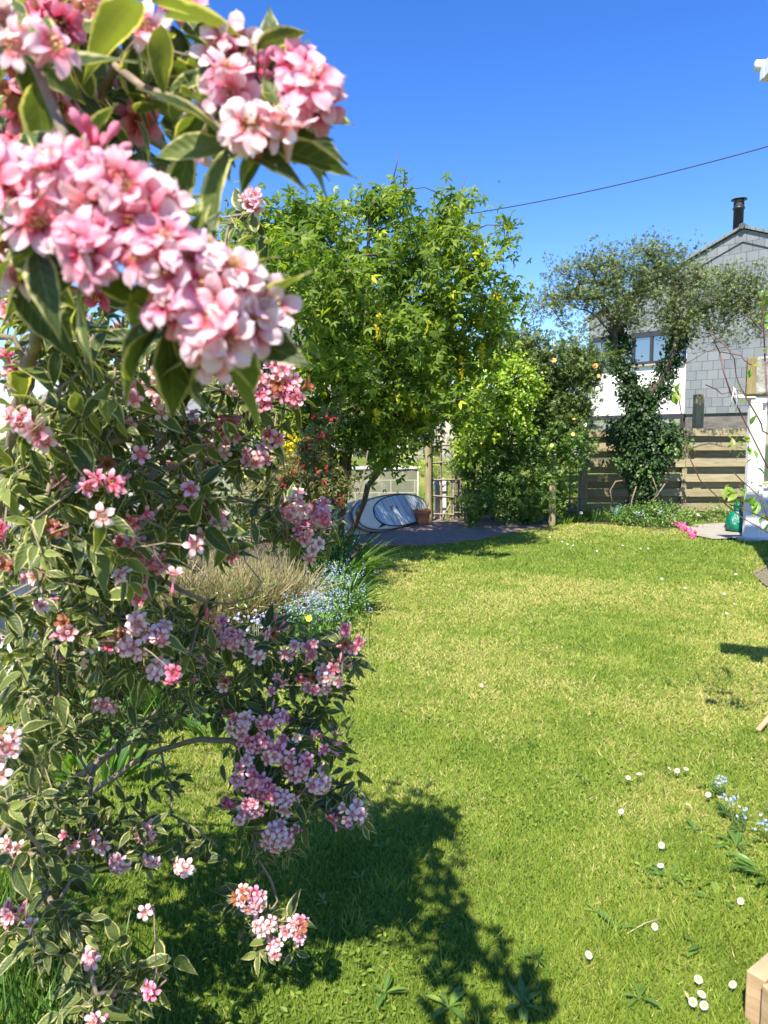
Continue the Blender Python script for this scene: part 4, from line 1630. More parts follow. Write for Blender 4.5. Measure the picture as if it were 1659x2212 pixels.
sk = Skeleton()
base = np.array(G(742, 1140))
base[1] = 10.6
base[0] *= 10.6 / 11.6
stems = [
    [base, P(738, 1010, 10.2), P(758, 900, 10.0), P(790, 790, 10.0), P(800, 650, 10.0), P(795, 520, 10.0)],
    [base + (0.1, 0, 0), P(798, 1052, 10.0), P(850, 965, 9.9), P(885, 890, 9.8), P(950, 760, 9.8), P(1000, 600, 10.0), P(985, 480, 10.0)],
    [base + (-0.55, 0.2, 0), P(665, 1000, 10.5), P(668, 880, 10.4), P(655, 760, 10.4), P(628, 660, 10.3), P(600, 560, 10.2)],
    [base + (-0.15, 0.1, 0), P(712, 1000, 10.4), P(705, 900, 10.3), P(690, 800, 10.3), P(660, 700, 10.2), P(690, 600, 10.1)],
    [base + (0.02, 0.1, 0), P(760, 960, 10.2), P(820, 860, 10.0), P(870, 720, 10.0), P(890, 560, 10.0)]]
for st in stems:
    e = sk.chain(st, -1, 0.2, 0.015)
    sk.load[e] += 6
sk.grow(tips[rng.random(len(tips)) < 0.5], 0.25, 0.1, 0.02)
mb = MB()
sk.mesh(mb, 0.0055, 0.44, 0.10, 8)
mb.build('trunk', M['bark_dark'], lab)
mb = MB()
sprays(mb, T_lab, tips, nors, 25, 0.088, 0.36, 0.6, 0.5, 0.085, (0.58, 0.30), 0.8)
yel, yn = sample_masses([(680, 515, 22, 18), (665, 545, 16, 16), (975, 470, 12, 14), (965, 590, 25, 12), (600, 485, 20, 14), (585, 560, 14, 12), (620, 620, 12, 10)], LY - .45, 90, 0.8)
sprays(mb, T_lab, yel, yn, 12, 0.07, 0.25, 0.5, 0.4, 0.06, (0.97, 0.03), 0.8)
mb.build('crown', M['laburnum'], lab)
mb = MB()       # bare whip shoots above the crown
for (a, b, c) in (((850, 385), (858, 350), (862, 325)), ((868, 410), (880, 395), (893, 382)), ((990, 430), (998, 405), (1009, 378)), ((1040, 545), (1042, 530), (1045, 515))):
    mb.tube([P(*a, LY), P(*b, LY), P(*c, LY)], [0.008, 0.006, 0.003], 5)
mb.build('bare_shoot', M['twig_red'], lab)
for (px, py, ln) in ((815, 685, 62), (1013, 568, 28), (845, 930 - 90, 38), (885, 845, 40), (815, 890, 34), (998, 775, 50), (1042, 748, 44), (1035, 700, 26), (985, 640, 34), (1075, 640, 24),
                     (948, 805, 34), (700, 960, 52), (925, 900, 34), (718, 700, 26), (600, 940, 40), (1062, 780, 20)):
    top = P(px, py - 6, LY - 0.9 if px == 815 else LY - 0.2)
    k = int(ln * 1.3) + 4
    t = rng.random(k)
    h = ln / F * top[1]
    pos = top + np.c_[rng.normal(size=k) * 0.022 * (1.25 - t), rng.normal(size=k) * 0.022 * (1.25 - t), -t * h]
    mb = MB()
    mb.inst(T_disc, pos, norm(rng.normal(size=(k, 3)) + (0, -0.8, 0.1)), rand_dirs(k), 0.017 - 0.006 * t, rng.random(k))
    mb.tube([top, top + (0.005, 0, -h * .5), top + (0, 0, -h)], 0.002, 4)
    mb.build('flower_chain', M['yellow'], lab)
put(lab, base)

# ------------------------------------------------------------------ ivy-clad hawthorn-like tree
TY = 14.0
tr = thing('wind_pruned_tree', 'flat-topped tree of small grey-green leaves, its forked trunk wrapped in ivy', 'tree')
masses = [(1195, 640, 45, 45, 0, .9), (1165, 690, 25, 26, 0, .7), (1220, 600, 50, 26), (1260, 580, 55, 24), (1620, 610, 60, 22), (1560, 590, 40, 16), (1300, 620, 70, 45), (1335, 580, 75, 45), (1410, 560, 75, 38), (1440, 545, 60, 20), (1390, 640, 110, 50), (1480, 600, 80, 45),
          (1540, 625, 80, 40), (1610, 640, 70, 36), (1690, 640, 70, 36), (1640, 690, 60, 30, 0, .7), (1500, 680, 90, 35), (1340, 690, 55, 35), (1470, 700, 55, 35), (1560, 710, 60, 25, 0, .6), (1250, 650, 50, 35, 0, .7), (1430, 690, 90, 22, 0, .6), (1240, 700, 50, 30, 0, .5)]
tips, nors = sample_masses(masses, TY, 52, 1.3, 0.8)
sk = Skeleton()
tb = np.array(G(1390, 1122))
tb[1] = 14.35
f0 = P(1378, 880, 14.3)
e = sk.chain([tb, P(1388, 1000, 14.3), f0], -1, 0.2, 0.01)
for st in ([f0, P(1350, 810, 14.2), P(1335, 740, 14.1), P(1330, 700, 14.0), P(1290, 650, 14.0), P(1210, 640, 14.0)],
           [f0, P(1410, 840, 14.2), P(1448, 785, 14.1), P(1465, 725, 14.0), P(1500, 670, 14.0), P(1600, 640, 14.0)],
           [P(1335, 740, 14.1), P(1310, 700, 14.0), P(1265, 675, 14.0), P(1225, 655, 14.0)],
           [P(1330, 700, 14.0), P(1360, 650, 14.1), P(1400, 590, 14.1), P(1440, 550, 14.1)],
           [P(1465, 725, 14.0), P(1450, 670, 14.0), P(1470, 600, 14.0)],
           [P(1420, 835, 13.9), P(1475, 790, 13.8), P(1520, 760, 13.8), P(1580, 745, 13.7)]):
    j = sk.nearest(np.array(st[0]))
    e = sk.chain([sk.p[j]] + list(st[1:]), j, 0.18, 0.02)
    sk.load[e] += 3
sk.grow(tips, 0.2, 0.06, 0.02)
mb = MB()
sk.mesh(mb, 0.0045, 0.44, 0.12, 7)
mb.build('trunk', M['bark_dark'], tr)
mb = MB()
sprays(mb, T_sprig, tips, nors, 24, 0.046, 0.34, 0.7, 0.05, 0.075, (0.5, 0.30), 0.8)
st_t = np.array([P(1435, 515, TY), P(1445, 505, TY), P(1500, 520, TY), P(1420, 525, TY), P(1380, 530, TY), P(1525, 545, TY), P(1145, 670, TY), P(1140, 640, TY)])
sprays(mb, T_sprig, st_t, np.tile((0.3, 0, 1.0), (8, 1)), 6, 0.035, 0.3, 0.3, 0, 0.03, (0.8, 0.3))
mb.build('crown', M['olive'], tr)
put(tr, tb)

iv = thing('ivy', 'dark glossy ivy smothering the forked trunk in front of the fence', 'ivy')
ivm = [(1390, 955, 65, 38, .1), (1430, 945, 45, 32, .1), (1345, 930, 35, 26, .1), (1395, 1000, 52, 34), (1390, 1045, 30, 30), (1385, 905, 34, 30), (1375, 865, 30, 28), (1358, 830, 25, 28), (1345, 790, 22, 28), (1336, 745, 22, 28),
       (1408, 862, 24, 20), (1430, 828, 20, 22), (1446, 792, 19, 22), (1458, 755, 18, 22), (1395, 1090, 18, 18), (1330, 715, 20, 18), (1470, 725, 16, 16)]
tips, nors = sample_masses(ivm, 14.2, 330, 1.0, 0.6)
mb = MB()
sprays(mb, T_ivy, tips, nors, 14, 0.062, 0.10, 0.5, 0.7, 0.05, (0.35, 0.30), 0.3)
br_, bn_ = sample_masses([(1455, 960, 28, 22), (1400, 1020, 25, 20), (1335, 1000, 14, 14)], 13.9, 100, 1.0)
sprays(mb, T_ivy, br_, bn_, 10, 0.06, 0.14, 0.5, 0.7, 0.05, (0.9, 0.15), 0.5)
mb.build('foliage', M['ivy'], iv)
mb = MB()
for pts in ([(1325, 1095), (1318, 1060), (1330, 1040), (1345, 1038)], [(1405, 1100), (1420, 1060), (1410, 1030)], [(1360, 1118), (1365, 1080), (1375, 1050)], [(1440, 1040), (1420, 1070), (1400, 1090)]):
    mb.tube([P(x, y, 13.9) for x, y in pts], 0.012, 5)
mb.build('stem', M['bark'], iv)
put(iv, tb)

# ------------------------------------------------------------------ shrubs over the trellis
def shrub(name, label, cat, mass, Yd, dens, per, size, T, mat, base_px, tone=(0.5, .3), twig=0.25, thick=1.0, shell=0.5, ball=0.06, droop=0.2, stems=5, r0=0.003, bark='bark_dark', facing=0.7, zbase=0.0, spread=.5, rmax=.04):
    t = thing(name, label, cat)
    tips, nors = sample_masses(mass, Yd, dens, thick, shell)
    b = np.array(G(*base_px, zbase)) if len(base_px) == 2 else np.array(base_px, float)
    sk = Skeleton()
    cen_ = tips.mean(0)
    for k in range(stems):
        q = b + np.array((rng.normal() * 0.12, rng.normal() * 0.06, 0))
        g_ = tips[rng.integers(len(tips))]
        e = sk.chain([q, q * 0.6 + g_ * 0.4 + (0, 0, 0.05), cen_ * 0.4 + g_ * 0.6], -1, 0.15, 0.015)
        sk.load[e] += 2
    sk.grow(tips[rng.random(len(tips)) < 0.7], 0.15, 0.1, 0.01)
    mb = MB()
    sk.mesh(mb, r0, 0.42, rmax, 6)
    mb.build('stem', M[bark], t)
    mb = MB()
    sprays(mb, T, tips, nors, per, size, twig, spread, droop, ball, tone, facing)
    mb.build('foliage', M[mat], t)
    put(t, b)
    return t, tips


shrub('golden_climber', 'glossy yellow-green climbing shrub, the brightest bush on the trellis', 'shrub',
      [(1080, 835, 70, 62), (1040, 800, 45, 40), (1125, 845, 40, 60), (1030, 900, 50, 60), (1010, 960, 28, 45), (1085, 910, 60, 45), (1005, 860, 30, 50)], 13.0, 170, 20, 0.065, T_ivy, 'bright', (1040, 1128), (0.38, .38), 0.16)
rs, _ = shrub('climbing_rose', 'dark olive climbing rose with apricot blooms arching over the trellis top', 'rose',
              [(1150, 760, 95, 32), (1200, 800, 65, 55), (1230, 850, 45, 60), (1210, 890, 60, 45), (1110, 745, 60, 25), (1255, 790, 40, 40, -.3), (1270, 870, 22, 50, -.4, .6), (1180, 860, 60, 60), (1060, 760, 40, 20), (1300, 770, 40, 18, -.3, .7)],
              13.5, 130, 18, 0.062, T_sprig, 'rose_leaf', (1160, 1126), (0.42, .3), 0.25, facing=.5)
for (px, py, r_) in ((1196, 778, .055), (1286, 790, .058), (1293, 812, .035), (1151, 834, .028), (1197, 745, .028), (1240, 905, .032)):
    c = P(px, py, 12.95)
    mb = MB()
    for q in range(4):
        mb.inst(T_rose, c + np.array((0, 0.006 * q, 0)), norm(np.array((-.3, -1, .5)) + rng.normal(size=3) * .45), rand_dirs(1)[0], r_ * (1 - .2 * q), rng.random())
    mb.build('rose_bloom', M['orange'], rs)
put(rs, rs.location)
rl, _ = shrub('rose_bush', 'mid-green leafy rose tangle spreading low around the round post', 'rose',
              [(1120, 960, 95, 40), (1190, 940, 70, 40), (1060, 1010, 60, 50), (1130, 1020, 80, 40), (1080, 1080, 70, 38), (1145, 1090, 50, 32), (1030, 1090, 40, 30, -.3), (1230, 960, 45, 45, -.1, .7), (1240, 1000, 25, 30, 0, .6), (1000, 1020, 25, 50, 0, .6), (1210, 1070, 20, 40, .4)],
              13.4, 130, 17, 0.060, T_sprig, 'midgreen', (1110, 1130), (0.5, .35), 0.25, facing=.6)
for (px, py) in ((1040, 955), (1238, 938), (1192, 962)):
    c = P(px, py, 12.7)
    mb = MB()
    for q in range(3):
        mb.inst(T_rose, c + np.array((0, 0.006 * q, 0)), norm(np.array((-.2, -1, .4))), rand_dirs(1)[0], 0.036 * (1 - .25 * q), 1.0)
    mb.build('rose_bloom', M['orange'], rl)
put(rl, rl.location)

# bushes beyond the block wall, and far trees
shrub('golden_privet', 'yellow-green bush poking over the block wall left of the slim post', 'shrub', [(895, 985, 25, 22), (860, 1000, 30, 14), (915, 1020, 14, 30), (910, 1060, 10, 25)], 16.5, 60, 12, 0.05, T_sprig, 'bright', (0.7, 16.5, 0.8), (0.6, .3), 0.2)
shrub('elder_bush', 'small green bush between the slim post and the white pier', 'shrub', [(945, 1010, 22, 28), (940, 1060, 18, 26)], 15.4, 60, 12, 0.05, T_sprig, 'midgreen', (1.15, 15.4, 0.0), (0.6, .3), 0.2)
shrub('distant_tree', 'leafy green tree beyond the slate roof at left', 'tree', [(470, 800, 60, 35), (400, 820, 60, 35), (560, 830, 50, 40), (330, 800, 50, 35)], 19, 20, 18, 0.09, T_sprig, 'midgreen', (-6.5, 19.5, 0.8), (0.6, .3), 0.4)

# ------------------------------------------------------------------ left border plants
rw, rtips = shrub('red_weigela', 'bronze-leaved shrub dotted with small crimson flowers left of the laburnum stems', 'shrub',
                  [(725, 890, 16, 30), (700, 930, 28, 35), (680, 980, 30, 40), (640, 1010, 50, 40), (720, 1050, 40, 26), (680, 1060, 40, 30), (600, 1050, 55, 45), (745, 1040, 20, 20), (560, 1080, 50, 35), (735, 1085, 16, 16)],
                  7.6, 150, 13, 0.055, multi_T(leaf_T(2, 3, 0.3, .3, .3), (0, .9, -.9, 2, -2), .3), 'bronze', (640, 1240), (0.5, .35), 0.16, ball=.04, r0=.002, rmax=.02)
mb = MB()
cp, cn = sample_masses([(675, 910, 12, 18), (690, 935, 14, 16), (665, 965, 16, 20), (715, 905, 12, 14), (640, 1010, 26, 18), (600, 1040, 20, 20), (700, 1020, 20, 20), (690, 1045, 22, 15), (740, 1085, 18, 8), (660, 1075, 26, 14), (590, 1000, 20, 14)], 7.25, 120, 1.0)
k = len(cp) * 5
pos = np.repeat(cp, 5, 0) + rng.normal(size=(k, 3)) * 0.022
mb.inst(T_disc, pos, norm(rng.normal(size=(k, 3)) + (0, -.7, .3)), rand_dirs(k), 0.014, rng.random(k))
mb.build('crimson_blossom', M['crimson'], rw)
put(rw, rw.location)

fs, ft = shrub('yellow_flowering_shrub', 'shrub of dense bright yellow flowers behind the pink weigela', 'shrub', [(618, 950, 26, 32), (608, 985, 30, 28), (520, 912, 46, 8), (480, 920, 26, 8), (405, 1035, 22, 18), (430, 1060, 20, 14), (570, 1010, 30, 24)],
               8.6, 110, 6, 0.05, T_small, 'midgreen', (560, 1200), (0.6, .3), 0.12, r0=.002, ball=.03, rmax=.015)
mb = MB()
k = len(ft) * 26
pos = np.repeat(ft, 26, 0) + rng.normal(size=(k, 3)) * 0.045 + np.array((0, -0.08, 0))
mb.inst(T_disc, pos, norm(rng.normal(size=(k, 3)) + (0, -.7, .5)), rand_dirs(k), 0.022, rng.random(k))
mb.build('yellow_blossom', M['yellow'], fs)
put(fs, fs.location)


def clump(name, label, cat, cpos, n, length, T, mat, spread, lean=(0, 0, 0), tone=(0.5, .3), w=1.0, rad=0.1, kind=None, group=None):
    mb = MB()
    c = np.asarray(cpos, float)
    a = rng.random(n) * 2 * math.pi
    r_ = rad * np.sqrt(rng.random(n))
    pos = c + np.c_[r_ * np.cos(a), r_ * np.sin(a), np.zeros(n)]
    d = norm(np.c_[np.cos(a) * spread * rng.random(n), np.sin(a) * spread * rng.random(n), np.ones(n)] + np.asarray(lean) + rng.normal(size=(n, 3)) * 0.12)
    up_ = norm(np.c_[np.cos(a), np.sin(a), np.zeros(n)] * -1 + (0, 0, 0.7))
    s = length * (0.55 + 0.5 * rng.random(n))
    mb.inst(T, pos, d, up_, s, np.clip(tone[0] + tone[1] * rng.normal(size=n), 0, 1), s * w)
    o = mb.build(name, M[mat])
    return tag(o, label, cat, group, kind)


# dry grassy shrub: straw stems
dg = thing('dry_perennial', 'big mound of pale straw-coloured dead stems behind the weigela', 'plant')
mb = MB()
for (px, py, n_, Yd, hh) in ((400, 1370, 420, 5.3, .62), (470, 1372, 520, 5.0, .58), (540, 1370, 560, 4.9, .55), (590, 1350, 520, 5.1, .55), (630, 1345, 300, 5.5, .5), (510, 1330, 400, 5.7, .6), (350, 1350, 250, 5.3, .6)):
    c = np.array(G(px, py))
    a = rng.random(n_) * 6.283
    r_ = 0.16 * np.sqrt(rng.random(n_))
    pos = c + np.c_[r_ * np.cos(a), r_ * np.sin(a), rng.random(n_) * .25]
    d = norm(np.c_[np.cos(a) * .6 + .12, np.sin(a) * .5 - .1, np.ones(n_)] + rng.normal(size=(n_, 3)) * .48)
    mb.inst(T_straph, pos, d, rand_dirs(n_), hh * (0.4 + .5 * rng.random(n_)), np.clip(.55 + .3 * rng.normal(size=n_), 0, 1), 0.10 * np.ones(n_))
mb.build('dead_stems', M['straw'], dg)
mb = MB()
tp, tn = sample_masses([(400, 1280, 60, 60), (520, 1300, 90, 50), (600, 1290, 50, 45), (360, 1230, 40, 50)], 5.5, 70, 1.0)
sprays(mb, T_small, tp, tn, 16, 0.032, .15, .5, .1, .05, (.6, .3))
mb.build('foliage', M['midgreen'], dg)
put(dg, G(500, 1365))

# forget-me-nots
fm = thing('forget_me_nots', 'drift of pale blue forget-me-nots at the lawn edge of the left border', 'flowers')
fp = np.array([G(x, y) for x, y in ((640, 1395), (670, 1385), (700, 1370), (720, 1345), (660, 1365), (690, 1340), (730, 1310), (650, 1380), (705, 1395), (735, 1290), (712, 1322), (700, 1300))])
mb = MB()
mbf = MB()
mbs = MB()
for c in fp:
    n_ = 26
    a = rng.random(n_) * 6.283
    pos = c + np.c_[.12 * rng.normal(size=n_), .12 * rng.normal(size=n_), np.zeros(n_)]
    tops = pos + np.c_[rng.normal(size=n_) * .04, rng.normal(size=n_) * .04, 0.16 + .2 * rng.random(n_)]
    mb.inst(T_straph, pos, tops - pos, rand_dirs(n_), np.linalg.norm(tops - pos, axis=1), rng.random(n_) * .7 + .3, 0.12)
    lf = pos[np.repeat(np.arange(n_), 4)] + rng.normal(size=(n_ * 4, 3)) * .03 + np.c_[np.zeros((n_ * 4, 2)), rng.random(n_ * 4) * .26]
    mb.inst(T_small, lf, norm(rng.normal(size=(n_ * 4, 3)) + (0, -.2, .5)), (0, -.4, 1), .05, np.clip(.6 + .3 * rng.normal(size=n_ * 4), 0, 1))
    k = 5
    ff = np.repeat(tops, k, 0) + rng.normal(size=(n_ * k, 3)) * .017
    mbf.inst(T_disc, ff, norm(rng.normal(size=(n_ * k, 3)) * .7 + (0, -.8, .6)), rand_dirs(n_ * k), .0058, rng.random(n_ * k))
mb.build('leaves', M['strap'], fm)
mbf.build('blue_blossom', M['blue'], fm)
put(fm, G(680, 1370))

# lilac-blue bells beside
mb = MB()
c = P(560, 1345, 4.6)
k = 90
mb.inst(T_disc, c + rng.normal(size=(k, 3)) * (0.10, 0.06, 0.03), norm(rng.normal(size=(k, 3)) + (0, -.6, .4)), rand_dirs(k), .010, .9 + .1 * rng.random(k))
lf_ = thing('lilac_flowers', 'small lilac-blue flower heads left of the yellow poppy', 'flowers')
mb.build('petals', M['blue'], lf_)
mb = MB()
for q in range(14):
    t0 = c + rng.normal(size=3) * (.08, .05, .02)
    mb.tube([(t0[0], t0[1], 0.02), t0], .002, 4, D=(0, 0, .2))
mb.build('stem', M['strap'], lf_)
put(lf_, (c[0], c[1], 0))

# yellow poppy
pp_ = thing('yellow_poppy', 'single bright yellow flower among the forget-me-nots', 'flower')
c = P(667, 1336, 5.1)
mb = MB()
for q in range(2):
    mb.inst(T_rose, c, norm(np.array((-.1, -.9, .5))), (0, 0, 1), 0.024 - .006 * q, 1.0)
mb.build('petals', M['yellow'], pp_)
mb = MB()
mb.tube([(c[0], c[1] + .03, 0), c + (0, .01, -.02)], .0025, 5)
mb.build('stem', M['strap'], pp_)
put(pp_, (c[0], c[1], 0))

clump('strap_leaved_plant', 'dark green clump of arching strap leaves at the corner of the patio', 'plant', G(735, 1262), 190, .62, T_strap, 'strap', .95, (0.10, -0.1, 0), (.45, .3), 1.1, .17)
clump('strap_leaved_plant', 'smaller strap-leaved clump just beyond the forget-me-nots', 'plant', G(742, 1320), 110, .42, T_strap, 'strap', .9, (0.10, -0.1, 0), (.4, .3), 1.1, .13)
clump('strap_leaved_plant', 'upright strap-leaved clump between the dead stems and the laburnum', 'plant', G(690, 1230), 140, .6, T_strap, 'strap', .8, (0, 0, 0), (.4, .3), 1.1, .2)
shrub('white_daisy_bush', 'small green bush with tiny white flowers at the left end of the paddle board', 'shrub', [(740, 1160, 30, 18), (762, 1175, 22, 14)], 10.7, 170, 14, .035, T_small, 'midgreen', (745, 1185), (.5, .3), .1, ball=.03, r0=.001)
mb = MB()
tp, tn = sample_masses([(748, 1153, 26, 12), (770, 1170, 16, 10)], 10.5, 420, 1.0)
mb.inst(T_disc, tp, norm(tn + (0, -.6, .5)), rand_dirs(len(tp)), .012, rng.random(len(tp)))
w_ = mb.build('tiny_white_flowers', M['white_petal'], bpy.data.objects['white_daisy_bush'])
put(bpy.data.objects['white_daisy_bush'], bpy.data.objects['white_daisy_bush'].location)

# low fill in the left border so no bare soil shows under the shrubs
shrub('border_shrub', 'leafy green undergrowth shrub behind the dead stems', 'shrub', [(380, 1120, 90, 45), (480, 1120, 80, 50), (300, 1100, 80, 50), (560, 1140, 60, 40), (640, 1150, 50, 40), (690, 1150, 40, 30)], 8.0, 90, 14, .05, T_sprig, 'midgreen', (470, 1230), (.35, .3), .2, facing=.4)
shrub('border_shrub', 'low dark leafy shrub along the white wall at far left', 'shrub', [(60, 1050, 90, 60), (180, 1060, 80, 60), (-60, 1100, 60, 80), (100, 1180, 60, 40), (230, 1180, 60, 60)], 6.3, 90, 14, .05, T_sprig, 'midgreen', (120, 1330), (.3, .3), .2, facing=.4)

# hosta-like bright leaves and long grass under the weigela
for (px, py, n_, ln, lab_) in ((150, 1650, 40, .34, 'bright broad-leaved clump under the weigela stems, left one'), (215, 1700, 26, .24, 'small bright broad-leaved clump near the weigela foot'),
                               (330, 1545, 40, .28, 'bright broad-leaved clump behind the arching weigela stems'), (470, 1600, 24, .2, 'small leafy clump below the arching stems')):
    clump('broad_leaved_plant', lab_, 'plant', G(px, py), n_, ln, T_plant, 'strap', .9, (0, 0, 0), (.85, .2), .9, .12)
for (px, py) in ((30, 2150), (70, 2060), (25, 1980), (120, 2150)):
    pass
mb = MB()
for (px, py, n_, ln) in ((20, 2100, 160, .20), (90, 2180, 160, .18), (40, 2000, 120, .18), (160, 2200, 120, .15), (260, 1570, 160, .28), (170, 1580, 160, .28), (390, 1565, 120, .2), (80, 1610, 140, .3)):
    c = G(px, py)
    a = rng.random(n_) * 6.283
    pos = c + np.c_[rng.normal(size=(n_, 2)) * .10, np.zeros(n_)]
    d = norm(np.c_[np.cos(a) * .5, np.sin(a) * .5, np.ones(n_)])
    mb.inst(T_straph, pos, d, rand_dirs(n_), ln * (.6 + .7 * rng.random(n_)), rng.random(n_), .09)
tag(mb.build('long_grass', M['strap']), kind='stuff')

# ------------------------------------------------------------------ back border plants along the fence
bb = []
for k, (px, py, n_, ln, T_, mt, tn_, lab_) in enumerate((
        (1285, 1128, 60, .25, T_straph, 'strap', .8, 'grassy clump at the foot of the square fence post'),
        (1245, 1130, 60, .2, T_straph, 'strap', .8, 'bright tufty clump between the round and square posts'),
        (1330, 1130, 60, .22, T_strap, 'strap', .6, 'dark strap-leaved clump beside the small crumpled bag'),
        (1215, 1134, 40, .16, T_straph, 'bright', .4, 'yellow-green tuft at the foot of the round post'))):
    clump('border_clump', lab_, 'plant', G(px, py), n_, ln * 1.3, T_, mt, .7, (0, 0, 0), (tn_, .2), 1.6, .16)
shrub('flowering_mound', 'mixed green mound with lilac flecks in front of the ivy-clad trunk', 'plant', [(1400, 1118, 50, 26), (1440, 1115, 42, 26), (1360, 1120, 34, 20), (1425, 1138, 56, 14, -.5), (1480, 1135, 30, 14, -.4)], 13.5, 380, 14, .05, T_small, 'midgreen', (1410, 1148), (.6, .3), .12, ball=.05, r0=.001)
mb = MB()
tp, tn = sample_masses([(1410, 1108, 40, 10), (1440, 1112, 30, 12), (1380, 1112, 20, 10)], 13.1, 160, 1.0)
mb.inst(T_disc, tp, norm(tn + (0, -.6, .5)), rand_dirs(len(tp)), .016, rng.random(len(tp)))
mb.build('lilac_blossom', M['blue'], bpy.data.objects['flowering_mound'])
put(bpy.data.objects['flowering_mound'], bpy.data.objects['flowering_mound'].location)
ph = thing('pink_border_flower', 'trailing magenta-pink flowers at the right end of the green mound', 'flowers')
mb = MB()
tp = np.array([P(x + rng.normal() * 3, y + rng.normal() * 3, G(x, y + 12)[1]) for x, y in ((1452, 1128), (1462, 1131), (1470, 1134), (1478, 1139), (1484, 1143), (1492, 1146), (1498, 1150), (1500, 1154), (1488, 1150), (1447, 1122), (1478, 1133), (1474, 1142)) for _ in range(7)])
mb.inst(T_rose, tp, norm(rng.normal(size=(len(tp), 3)) * .5 + (0, -1, .5)), rand_dirs(len(tp)), .022, rng.random(len(tp)))
mb.build('petals', M['magenta'], ph)
mb = MB()
tp, tn = sample_masses([(1470, 1140, 26, 12), (1495, 1152, 20, 8)], 13.2, 300, 1.0)
sprays(mb, T_small, tp, tn, 6, .04, .08, .5, .1, .03, (.7, .3))
mb.build('leaves', M['midgreen'], ph)
put(ph, G(1478, 1155))
shrub('fence_foot_plant', 'low leafy plants at the fence foot left of the green sack', 'plant', [(1520, 1112, 40, 10), (1570, 1105, 26, 10), (1480, 1118, 30, 12), (1540, 1120, 26, 10), (1600, 1100, 18, 10), (1300, 1118, 40, 12), (1260, 1120, 30, 10)], 14.3, 330, 12, .055, T_small, 'midgreen', (1530, 1134), (.8, .25), .12, ball=.04, r0=.001)
for k, (px, py, lab_) in enumerate(((1352, 1108, 'white bloom in the border just right of the square post'), (1452, 1110, 'white bloom above the pink flowers'), (1508, 1112, 'white bloom right of the pink flowers'), (1255, 1108, 'white bloom low against the dark trellis'))):
    f_ = thing('white_flower', lab_, 'flower', 'white flowers in the back border')
    c = P(px, py, 13.8)
    mb = MB()
    for q in range(2):
        mb.inst(T_rose, c, norm(np.array((.1, -1, .5)) + rng.normal(size=3) * .3), (0, 0, 1), .035 - .01 * q, 1.0)
    mb.build('petals', M['white_petal'], f_)
    mb = MB()
    mb.tube([(c[0], c[1] + .03, 0), c], .003, 4)
    mb.build('stem', M['strap'], f_)
    put(f_, (c[0], c[1], 0))
shrub('ground_cover', 'bright low leaves along the back edge of the patio', 'plant', [(985, 1126, 30, 5), (1020, 1127, 20, 5), (1110, 1124, 60, 5), (1060, 1125, 30, 5)], 13.9, 260, 8, .05, T_ivy, 'bright', (1020, 1131), (.5, .3), .08, ball=.03, r0=.001)

# ------------------------------------------------------------------ cherry coming in from the right
ct = thing('cherry_tree', 'young cherry reaching in from the right edge with dark red twigs and few leaves', 'tree')
CY = 3.3
sk = Skeleton()
tbx = np.array((2.75, 3.5, 0.0))
trunk_end = sk.chain([tbx, (2.7, 3.5, .9), (2.68, 3.45, 1.7), (2.6, 3.4, 2.6)], -1, .15, .008)
twigs = [
    [(1900, 1250), (1720, 1170), (1659, 1152), (1600, 1118), (1548, 1075), (1515, 1035), (1490, 985), (1478, 930), (1470, 870), (1457, 845)],
    [(1850, 1180), (1720, 1080), (1659, 1010), (1635, 960), (1600, 890), (1578, 850), (1565, 800), (1558, 760), (1545, 735)],
    [(1700, 960), (1650, 930), (1625, 880), (1605, 845), (1590, 815), (1585, 780), (1570, 750), (1540, 720), (1520, 728)],
    [(1850, 1100), (1720, 1180), (1659, 1120), (1640, 1075), (1618, 1050), (1600, 1035), (1580, 1020)],
    [(1780, 1000), (1700, 1000), (1660, 900), (1655, 830), (1652, 760), (1650, 700), (1645, 640)],
    [(1605, 845), (1560, 850), (1525, 830)],
    [(1850, 1180), (1710, 1130), (1655, 1120), (1610, 1098), (1575, 1090)],
    [(1652, 720), (1630, 690), (1600, 680)],
    [(1558, 760), (1600, 770), (1620, 790)],
]
for st in twigs:
    pts = [P(x, y, CY + (0.15 if i_ < 2 else 0) + 0.03 * math.sin(i_ * 2)) for i_, (x, y) in enumerate(st)]
    j = sk.nearest(np.array(pts[0]))
    e = sk.chain([sk.p[j]] + pts, j, .09, .004)
    sk.load[e] += 1.5
# shading limbs outside the frame
off = np.array([(2.3 + rng.random() * 1.4, 2.6 + rng.random() * 1.8, 1.6 + rng.random() * 1.5) for _ in range(60)])
off = off[(off[:, 0] / off[:, 1]) > 0.60]
sk.grow(off, .15, .1, .01)
mb = MB()
sk.mesh(mb, .0022, .42, .045, 7)
mb.build('branches', M['twig_red'], ct)
mb = MB()
lc_ = [(1457, 848, 5, .7), (1600, 950, 4, .5), (1585, 965, 5, .5), (1620, 960, 3, .6), (1592, 1070, 6, .7), (1575, 1055, 4, .6), (1640, 1075, 3, .8), (1600, 858, 2, .6), (1648, 1045, 3, .6), (1655, 690, 6, .6), (1650, 640, 5, .6), (1645, 1110, 4, .7), (1640, 990, 3, .6), (1630, 790, 3, .5), (1655, 760, 4, .6), (1610, 1085, 2, .6), (1650, 1160, 3, .6), (1625, 910, 1, .6)]
for (px, py, n_, sz) in lc_:
    c = P(px, py, CY)
    d = norm(rng.normal(size=(n_, 3)) + (-.2, -.3, .1))
    mb.inst(T_cherry, c + rng.normal(size=(n_, 3)) * .012, d, norm(rng.normal(size=(n_, 3)) * .5 + (-.2, -.4, .9)), .056 * sz * 1.5 * (.7 + .5 * rng.random(n_)), np.clip(.6 + .3 * rng.normal(size=n_), 0, 1))
k = len(off)
